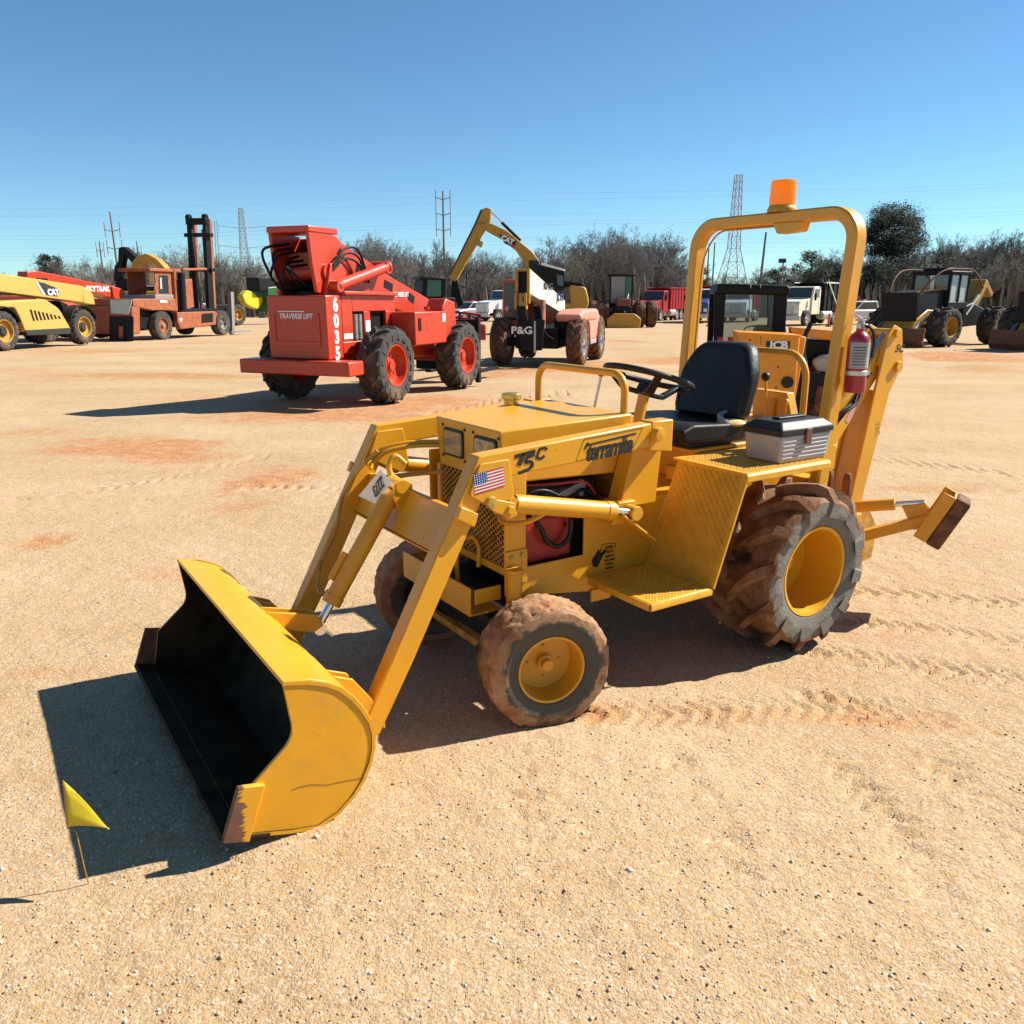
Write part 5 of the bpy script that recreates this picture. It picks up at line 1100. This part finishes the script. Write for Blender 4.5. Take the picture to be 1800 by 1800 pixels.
p('windscreen', M().box(-.26,-.22,-.69,.25,1.6,3.34), 'grey_steel', 0, cab); p('side_pane', M().box(-.26,-.22,.28,.69,1.6,3.34), 'green_glass', 0, cab); p('hood', M().box(-.2,.9,-.4,.5,1.4,1.9), 'rust', .05); p('lift_link', M().beam((.9,.1,1.0),(.3,.4,2.2),.08,.1), 'cream', .01); p('axle', M().beam((0,-1,.88),(0,1,.88),.3,.3), 'machine_black', .02)

# --- dump trucks, pickups
def truck(fr, label, cabm, bedm, bed=True, hoodm=None, grp='dump trucks parked along the tree line', tarp=True):
    t = thing('dump_truck', fr, label, 'dump truck', grp); p = mk(t); hoodm = hoodm or cabm
    for x in (0, -4.6, -5.8, -7.0)[:4 if bed else 2]:
        for s in (1, -1): wheel(t, 'truck', (x, s*1.0, .52), s, R=.52, W=.32, rim=.29, tyre_mat='tyre_far', rim_mat='aluminium', seg=28, dish=.5, bolts=0)
    p('frame', M().box(-7.8,1.0,-.45,.45,.55,.85), 'machine_black', .02)
    p('hood', M().prism(rounded([(1.05,.75),(1.1,1.55),(.9,1.75),(-.7,1.95),(-.7,.8),(-.5,1.1),(.5,1.1),(.62,.75)], .08), -.95, .95), hoodm, .08)
    p('grille', M().box(1.1,1.14,-.45,.45,.85,1.6), 'aluminium', .02); p('bumper', M().box(1.12,1.32,-1.15,1.15,.42,.78), 'aluminium', .03)
    for s in (1,-1): p('headlight', M().box(1.08,1.13,s*.62,s*.88,.95,1.2), 'white_decal', .01); p('mirror', M().box(-.75,-.68,s*1.2,s*1.35,1.8,2.3), 'machine_black', .01)
    cab = p('cab', M().prism(rounded([(-.7,.8),(-.7,1.95),(-.95,2.75),(-2.1,2.8),(-2.1,.8)], .08), -1.05, 1.05), cabm, .05)
    p('windscreen', M().prism([(-.70,2.0),(-.92,2.68),(-.90,2.69),(-.67,2.0)], -.92, .92), 'dark_glass', 0, cab)
    for s in (1,-1): p('side_window', M().prism([(-.95,2.0),(-1.08,2.6),(-1.75,2.6),(-1.75,2.0)], s*1.052, s*1.06), 'dark_glass', 0, cab); p('door_seam', M().box(-1.8,-1.78,s*1.051,s*1.058,.9,2.7), 'dark_metal', 0, cab)
    if bed:
        bd = p('bed', M().prism([(-2.4,1.05),(-2.4,2.85),(-2.0,3.0),(-2.0,3.06),(-2.5,3.0),(-7.7,3.0),(-8.0,1.05)], -1.2, 1.2), bedm, .03)
        for i in range(6):
            for s in (1,-1): p('bed_rib', M().box(-3.0-.82*i,-2.9-.82*i,s*1.201,s*1.26,1.1,2.98), bedm, .01, bd)
        for s in (1,-1): p('bed_rail', M().box(-7.9,-2.4,s*1.18,s*1.29,2.98,3.08), 'aluminium' if bedm == 'machine_black' else bedm, .01, bd)
        if tarp: p('tarp_arm', M().beam((-4.6,1.3,1.3),(-2.6,1.3,3.15),.06,.08), 'cream', .01, bd)
    p('fuel_tank', M().cyl((-2.3,1.0,.75),(-3.8,1.0,.75),.32,n=16), 'aluminium', 0)
    return t
truck(Frame(-1.9, 78, -140), 'white dump truck with blue windscreen visor seen between the telehandlers', 'truck_white', 'machine_black')
truck(Frame(15.6, 71, -112), 'blue-nosed white dump truck with red bed left of the roll bar', 'truck_white', 'truck_red', hoodm='truck_blue')
truck(Frame(19.6, 74, -112), 'white dump truck with red bed seen through the roll bar', 'truck_white', 'truck_red', tarp=False)
truck(Frame(20.4, 61.5, 226), 'black dump truck with white cab and three rear axles', 'cream', 'machine_black')
truck(Frame(13.0, 80, -120), 'dark red dump truck at the back of the row', 'truck_red', 'truck_red', tarp=False)
truck(Frame(-27, 72, -10), 'black dump truck half hidden behind the red lift', 'machine_black', 'machine_black', tarp=False)
def pickup(fr, label, mat):
    t = thing('pickup_truck', fr, label, 'pickup', 'pickups parked along the tree line'); p = mk(t)
    for x in (1.7, -1.7):
        for s in (1,-1): wheel(t, 'pick', (x, s*.82, .38), s, R=.38, W=.26, rim=.22, tyre_mat='tyre_far', rim_mat='aluminium', seg=24, dish=.5, bolts=0)
    p('body', M().prism(rounded([(2.6,.5),(2.65,.95),(1.2,1.12),(-2.7,1.12),(-2.7,.5)], .1), -.95, .95), mat, .08)
    cab = p('cab', M().prism(rounded([(1.1,1.1),(.4,1.75),(-1.0,1.78),(-1.2,1.1)], .1), -.85, .85), mat, .06)
    p('windscreen', M().prism([(1.02,1.16),(.46,1.68),(.50,1.69),(1.07,1.17)], -.75, .75), 'dark_glass', 0, cab)
    for s in (1,-1): p('side_window', M().prism([(.85,1.18),(.35,1.66),(-.9,1.68),(-1.0,1.18)], s*.851, s*.857), 'dark_glass', 0, cab)
    p('bumper', M().box(2.62,2.75,-.9,.9,.45,.65), 'aluminium', .02); p('light_bar', M().box(-.2,.1,-.5,.5,1.785,1.88), 'bollard_red', .02)
pickup(Frame(14.7, 84, -110), 'white pickup standing by the dark red dump truck', 'truck_white')
pickup(Frame(27.0, 66, 200), 'white pickup right behind the black dump truck', 'truck_white')
pickup(Frame(28.5, 62, 215), 'dark pickup beside the first log skidder', 'machine_black')
pickup(Frame(-4.2, 84, -130), 'silver pickup left of the white dump truck', 'aluminium')
# green harvester with yellow claw, dark tractor cab, red implement
G = Frame(-21.8, 62, 60)
t = thing('forestry_loader', G, 'green forestry machine with bright yellow claw behind the forklift', 'forestry machine'); p = mk(t)
p('claw', M().prism(rounded(G.xz([(421,520),(430,510),(442,514),(450,524),(457,520),(458,530),(448,544),(436,540),(426,533)], 0), .15), -.3, .3), 'claw_yellow', .08)
p('body', M().prism(rounded(G.xz([(452,505),(495,500),(500,545),(455,548)], .3), .2), -.8, .8), 'green_paint', .08); p('cab', M().prism(G.xz([(438,488),(470,488),(472,512),(440,512)], .3), -.7, .7), 'machine_black', .06)
for x in (1.0,-2.2):
    for s in (1,-1): wheel(t, 'skid', (x, s*1.1, .78), s)
p('chassis', M().box(-3.2,1.8,-.6,.6,.6,1.5), 'machine_black', .05)
A = Frame(-4.6, 40, 200)
t = thing('farm_tractor', A, 'dark cabbed tractor half hidden behind the red lift', 'tractor'); p = mk(t)
cab = p('cab', M().prism(A.xz([(744,490),(752,490),(750,522),(741,522)], .8), -.8, .8).prism(A.xz([(776,490),(784,492),(784,522),(775,522)], .8), -.8, .8).prism(A.xz([(740,486),(786,489),(786,493),(740,491)], .9), -.9, .9), 'machine_black', .03)
p('cab_window', M().prism(A.xz([(752,492),(776,493),(775,521),(750,521)], .78), .76, .78), 'green_glass', 0, cab)
p('body', M().prism(A.xz([(738,521),(800,523),(800,552),(740,555)], .7), -.7, .7), 'machine_black', .05)
for s in (1,-1): wheel(t, 'skid', (-.6, s*1.0, .78), s); wheel(t, 'truck', (1.5, s*.8, .52), s)
D = Frame(-2.2, 30, 190)
t = thing('farm_implement', D, 'dark red mower implement between red lift and white truck', 'implement'); p = mk(t)
p('frame', M().beam((-1.1,.2,1.15),(1.1,.2,1.45),.12,.10).beam((-1.2,-.2,.95),(.9,-.2,1.2),.12,.10), 'truck_red', .02); p('deck', M().prism([(-1.2,.3),(-1.2,.85),(.9,1.0),(1.0,.4)], -.6, .6), 'truck_red', .04)
for i in range(6): p('spring', M().cyl((-1.0+.34*i,.3,1.15+.04*i),(-1.0+.34*i,.35,.6),.04,n=8), 'machine_black', 0)
for x_, y_, h_, lab in ((845,561,20,'red marker post beside the white dump truck'),(1245,574,24,'red marker post left of the black cab'),(1456,574,21,'red marker post in front of the black dump truck'),(1469,574,20,'red marker post right behind the roll bar')):
    gx_, gy_ = gpx(x_, y_); fr = Frame(gx_, gy_, 0); t = thing('marker_post', fr, lab, 'post', 'red marker posts'); hh = h_/1447*gy_*1.02
    obj('post', M().tube([(0,0,-.05),(0,0,hh*.97),(0,0,hh)], .085, 10, r1=.06), 'bollard_red', t); obj('base', M().lathe([(.22,0),(.2,.06),(.1,.08)], n=12, ax=(0,0,1)), 'machine_black', t)

# ------------------------------------------------------------------ power lines
simple('pylon_steel', (.40,.41,.42), .6, metal=.3, var=.05); simple('wood_pole', (.20,.16,.13), .9, var=.2); simple('wire_grey', (.42,.47,.52), .6)
def topz(py, d): 
    b = (900-py)/CAM_F; return CAM_H + d*(-sin(PITCH)+b*cos(PITCH))/(cos(PITCH)+b*sin(PITCH))
def atx(px, py, d):
    b = (900-py)/CAM_F; return (px-900)/CAM_F*d/(cos(PITCH)+b*sin(PITCH))
def lattice(px, pytop, d, wb, wt, waist, label, arms):
    x = atx(px, 480, d); fr = Frame(x, d, 8, -2.0); t = thing('pylon', fr, label, 'pylon', 'lattice pylons'); Hh = topz(pytop, d)+2.0
    lv = [0,.12,.24,.36,.46,.55,.63,.70,.77,.84,.90,.95,1.0]
    def wid(k): return wb+(waist-wb)*k/.46 if k < .46 else waist+(wt-waist)*max(0,(k-.46)/.54)
    for sx_, sy_ in ((1,1),(1,-1),(-1,-1),(-1,1)):
        obj('leg', M().tube([(sx_*wid(k)/2, sy_*wid(k)/2, k*Hh) for k in lv], .14, 4), 'pylon_steel', t)
    br = M()
    for a, b_ in zip(lv[:-1], lv[1:]):
        for (s1,s2) in (((1,1),(1,-1)),((1,-1),(-1,-1)),((-1,-1),(-1,1)),((-1,1),(1,1))):
            pa = lambda s, k: (s[0]*wid(k)/2, s[1]*wid(k)/2, k*Hh)
            br.cyl(pa(s1,a), pa(s2,b_), .07, n=4); br.cyl(pa(s2,a), pa(s1,b_), .07, n=4); br.cyl(pa(s1,b_), pa(s2,b_), .07, n=4)
    stuff(obj('bracing', br, 'pylon_steel', t))
    for k, L_ in arms:
        obj('cross_arm', M().tube([(-L_,0,k*Hh+.8),(-wid(k)/2,0,k*Hh),(wid(k)/2,0,k*Hh),(L_,0,k*Hh+.8)], .12, 4), 'pylon_steel', t)
        for s in (-1,1): obj('insulator', M().cyl((s*L_,0,k*Hh+1.6),(s*L_,0,k*Hh-1.8),.12,n=6), 'pylon_steel', t)
lattice(1287, 308, 260, 10, 1.7, 2.9, 'tall slender lattice pylon seen through the roll bar', [])
lattice(432, 366, 330, 10, 1.5, 3.0, 'pale lattice pylon with cross arms right of the forklift mast', [(.80,8.5),(.60,9.0)])
def pole(px, pytop, d, lean, r, label, arms, mat='wood_pole', AL=6):
    x = atx(px, 470, d); fr = Frame(x, d, 0, -2); t = thing('power_pole', fr, label, 'power pole', 'power poles'); Hh = topz(pytop, d)+2
    obj('mast', M().tube([(0,0,0),(lean*.5,0,Hh*.5),(lean,0,Hh)], r, 8, r1=r*.55), mat, t)
    for k in arms:
        obj('cross_arm', M().tube([(lean*k-AL,0,Hh*k+.6),(lean*k,0,Hh*k),(lean*k+AL,0,Hh*k+.6)], r*.28, 5), mat, t)
        for s in (-1,1): obj('insulator', M().tube([(lean*k+s*AL,0,Hh*k+2.6),(lean*k+s*AL*.96,0,Hh*k-1.6)], r*.3, 5), mat, t)
pole(781, 336, 250, 0, .42, 'tall steel pole with three pairs of arms behind the red lift', [.93,.80,.67], 'wood_pole', 2.1)
pole(208, 372, 250, -.6, .40, 'tall pole with two pairs of arms above the black excavator', [.80,.62], 'wood_pole', 2.2)
pole(180, 424, 250, 0, .35, 'short power pole left of the tall one over the red boom', [.85], 'wood_pole', 1.1)
pole(245, 424, 260, 0, .30, 'small distant pole left of the forklift mast', [.8], 'wood_pole', 1.2)
pole(1336, 408, 150, .6, .30, 'plain wooden pole inside the roll bar', [], 'wood_pole')
pole(1244, 428, 170, 0, .22, 'left pole of the twin poles at the far roll bar leg', [], 'wood_pole'); pole(1254, 426, 170, 0, .22, 'right pole of the twin poles at the far roll bar leg', [], 'wood_pole')
lx, ly = atx(1372, 520, 95), 95; t = thing('lamp_post', Frame(lx, ly, 0), 'lamp post with box lamp in front of the dark evergreens', 'lamp post')
hh = topz(458, 95)-ground_z(95); obj('mast', M().tube([(0,0,0),(0,0,hh)], .12, 8, r1=.08), 'wood_pole', t); obj('lamp_head', M().box(-.45,.25,-.3,.3,hh-.25,hh+.2), 'dark_metal', t, .03)
ORD = ['first','second','third','fourth','fifth','sixth','seventh','eighth','ninth']
wires = [(250,300,362,345),(250,303,376,352),(250,352,410,400),(250,357,416,410),(250,395,440,425),(250,400,446,434),(300,345,395,380),(300,398,432,420),(300,430,452,440)]
for i, (d, y1, y0, ym) in enumerate(wires):
    pts = []
    for k in range(25):
        px = -300 + 2400*k/24; py = y0 + (y1-y0)*((k/24)**2.1) + 6*sin(k/24*pi*3)
        pts.append((atx(px, py, d), d, topz(py, d)))
    o = obj('power_line', M().tube(pts, .022, 4), 'wire_grey'); tag(o, ORD[sorted(w_[1] for w_ in wires).index(y1)]+' thin overhead power line counted down the right edge of the sky', 'power line', 'overhead power lines')

# ------------------------------------------------------------------ woods
simple('bark_grey', (.22,.195,.175), .95, var=.2); simple('bark_brown', (.17,.14,.115), .95, var=.2); simple('bark_olive', (.22,.195,.125), .95, var=.2)
simple('needle_dark', (.018,.032,.016), .9, var=.35, scale=.8); simple('needle_olive', (.055,.065,.026), .9, var=.35, scale=.8); simple('brush', (.15,.125,.10), .95, var=.3, scale=.3)
def bare_tree(seed, H=10.0, spread=.5, fine=1.0, mat='bark_grey'):
    r = random.Random(seed); mt, mc = M(), M()
    def branch(p, d, L, rad_, lev):
        n = 3 if lev < 3 else 2; pts = [p]; q = p; dd = d
        for i in range(n):
            dd = (dd + Vector((r.uniform(-1,1), r.uniform(-1,1), r.uniform(-.2,.5)))*(.16 if lev == 0 else .25)).normalized(); q = q + dd*L/n; pts.append(q)
        (mt if lev == 0 else mc).tube(pts, rad_, 5 if lev < 2 else 3, r1=rad_*.55)
        if lev >= 5: return
        k = [8, 5, 4, 4, 4][lev]
        for j in range(k):
            t = r.uniform(.32 if lev == 0 else .2, 1.0); i = min(n-1, int(t*n)); b = pts[i].lerp(pts[i+1], t*n-i)
            az = r.uniform(0, 2*pi); o = dd.orthogonal().normalized(); o = Matrix.Rotation(az, 3, dd) @ o
            nd_ = (dd*(1-spread*.55) + o*spread*r.uniform(.7,1.3) + Vector((0,0,.15))).normalized()
            branch(b, nd_, L*r.uniform(.42,.62)*(1.1 if lev == 0 else 1), max(.012, rad_*.48*(1.15-t*.5)), lev+1)
        if lev < 4: branch(pts[-1], dd, L*.55, rad_*.5, lev+1)
    branch(Vector((0,0,-.3)), Vector((0,0,1)), H*.58, .17, 0)
    return mt.mesh('trunk', mat, 0), mc.mesh('crown', mat, 0)
TREES = [bare_tree(3, spread=.62), bare_tree(8, spread=.5, mat='bark_brown'), bare_tree(21, spread=.75, mat='bark_olive'), bare_tree(34, spread=.45), bare_tree(55, spread=.85, mat='bark_brown')]
KIND = ['grey bare tree', 'slim brown bare tree', 'olive tinged bare tree', 'narrow grey bare tree', 'wide brown bare tree']
prof_ = np.array([(-300,455),(0,470),(60,474),(95,455),(150,448),(230,446),(330,432),(420,450),(480,455),(560,440),(640,415),(730,428),(800,446),(880,448),(980,430),(1040,404),(1100,396),(1150,402),(1200,445),(1235,470),(1300,474),(1370,470),(1430,458),(1480,440),(1530,440),(1620,432),(1680,418),(1740,418),(1800,412),(2000,405)])
PLACE = [(-20,'beyond the left edge of the picture'),(80,'above the yellow telehandler boom'),(170,'above the red telehandler boom'),(250,'behind the black excavator stick'),(320,'behind the rusty forklift cab'),(400,'behind the forklift mast'),(480,'below the pale pylon'),(600,'behind the rear of the red lift'),(700,'above the red lift boom'),(790,'behind the tall steel pole'),(880,'under the raised excavator stick'),(970,'behind the excavator boom'),(1060,'above the yellow counterweight'),(1150,'behind the skidder facing us'),(1215,'left of the roll bar'),(1290,'under the slender pylon'),(1380,'behind the black cab'),(1480,'behind the black dump truck'),(1560,'below the tall pine'),(1650,'behind the whole log skidder'),(1740,'above the skidder grapple'),(1800,'near the right edge of the picture'),(9999,'beyond the right edge of the picture')]
rt = random.Random(5)
NT = 0
for row, (d0, num, drop) in enumerate(((104, 62, 0), (114, 70, -3), (126, 66, 2), (140, 50, 6))):
    for i in range(num):
        px = -140 + 2080*(i + rt.uniform(-.45,.45))/num; d = d0 + rt.uniform(-4,4)
        py = float(np.interp(px, prof_[:,0], prof_[:,1])) + drop + abs(rt.gauss(0, 1))*16 - 4 + (22 if row == 0 else 0)
        h = topz(py, d) - ground_z(d)
        if h < 3: continue
        k = rt.randrange(5); s_ = h/10.6
        t = thing('bare_tree', Frame(atx(px, py, d), d, rt.uniform(0,360)), KIND[k]+' in the wood '+[b for a, b in PLACE if px < a][0], 'tree', 'bare trees of the wood behind the yard'); t.scale = (s_*rt.uniform(.85,1.25), s_*rt.uniform(.85,1.25), s_)
        obj('trunk', TREES[k][0], None, t); obj('crown', TREES[k][1], None, t); NT += 1
# brush under the trees
bv = M(); rb_ = random.Random(9)
for i in range(9000):
    px = rb_.uniform(-250, 2050); d = rb_.uniform(98, 135); x = atx(px, 500, d); z = ground_z(d)
    top_h = max(1.0, (topz(float(np.interp(px, prof_[:,0], prof_[:,1])), d)-z)*.55)*rb_.random()**.7 + .4; w_ = rb_.uniform(.05,.16); lx_ = rb_.uniform(-.6,.6); a = rb_.uniform(0, pi)
    bv.add([(x-w_*cos(a),d-w_*sin(a),z-.2),(x+w_*cos(a),d+w_*sin(a),z-.2),(x+lx_+.03,d+.1,z+top_h),(x+lx_-.5*rb_.random(),d,z+top_h*rb_.uniform(.5,.9))], [(0,1,2),(0,2,3)])
o = obj('undergrowth', bv, 'brush', smooth=0); stuff(o); tag(o, 'dense leafless brush filling the wood behind the yard', 'brush')
def evergreen(px, pytop, d, wpx, pybot, label, mat, seed, clumps=42, leaves=70, trunk=True):
    r = random.Random(seed); x = atx(px, 480, d); z0 = ground_z(d); t = thing('evergreen_tree', Frame(x, d, 0), label, 'tree', 'evergreens among the bare trees'); Ht = topz(pytop, d)-z0; zb = topz(pybot, d)-z0; R = wpx/1447*d/2
    tk = M().tube([(0,0,-.3),(.1,0,Ht*.5),(0,0,Ht*.93)], .28, 7, r1=.06); obj('trunk', tk, 'bark_brown', t); cr = M()
    for i in range(clumps):
        u = r.random(); zc = zb + (Ht-zb)*(.06+.88*u); prof = sqrt(max(.05, 1-((u-.45)/.62)**2)); a = r.uniform(0, 2*pi); rr = R*prof*r.uniform(.25,.95)
        c = Vector((rr*cos(a), rr*sin(a), zc)); cr.mat(1).tube([(0,0,zc-.5), c], .05, 4); cr.mat(0); cs = R*r.uniform(.16,.30)
        for j in range(leaves):
            v = Vector((r.gauss(0,1), r.gauss(0,1), r.gauss(0,.6)))*cs*.6 + c; e = Vector((r.uniform(-1,1), r.uniform(-1,1), r.uniform(-.3,1))).normalized(); f = e.orthogonal().normalized(); L_ = r.uniform(.12,.27)
            cr.add([v-f*L_*.3, v+f*L_*.3, v+e*L_*1.3], [(0,1,2)])
    obj('crown', cr, [mat, 'bark_brown'], t, smooth=0)
evergreen(1563, 358, 108, 100, 458, 'tall dark pine with rounded crown right of the roll bar', 'needle_dark', 1, 120, 190)
evergreen(1592, 414, 106, 110, 510, 'lower dark evergreen at the foot of the tall pine', 'needle_dark', 2, 70, 110)
evergreen(1425, 442, 104, 70, 500, 'olive evergreen inside the roll bar near its right leg', 'needle_olive', 3, 40)
evergreen(1445, 458, 101, 60, 515, 'darker low evergreen near the right leg of the roll bar', 'needle_dark', 13, 36)
evergreen(1368, 470, 102, 50, 515, 'round dark cedar behind the lamp post', 'needle_dark', 4, 34)
evergreen(1230, 470, 112, 46, 520, 'dark evergreen behind the far leg of the roll bar', 'needle_dark', 5, 30)
evergreen(90, 450, 112, 44, 480, 'flat topped dark pine above the red boom', 'needle_dark', 6, 26)
evergreen(1660, 440, 110, 60, 500, 'evergreen in the wood above the skidder cab', 'needle_olive', 7, 34)
evergreen(1510, 440, 118, 60, 520, 'evergreen behind the near leg of the roll bar', 'needle_olive', 8, 34)
evergreen(1700, 445, 112, 60, 520, 'dull green evergreen right of the skidder', 'needle_olive', 9, 34)
for i, (px_, pt_, w_, d_, lb_, mt_) in enumerate(((1545,455,60,103,'low dark evergreen under the tall pine beside the roll bar','needle_dark'),(1625,462,60,102,'low olive evergreen above the skidder hood','needle_olive'),(1745,452,70,104,'dark evergreen above the skidder grapple arch','needle_dark'),(1790,446,60,106,'olive evergreen by the right edge of the wood','needle_olive'),(1480,470,50,103,'low dark evergreen behind the black truck bed','needle_dark'))):
    evergreen(px_, pt_, d_, w_, 525, lb_, mt_, 40+i, 40, 80)
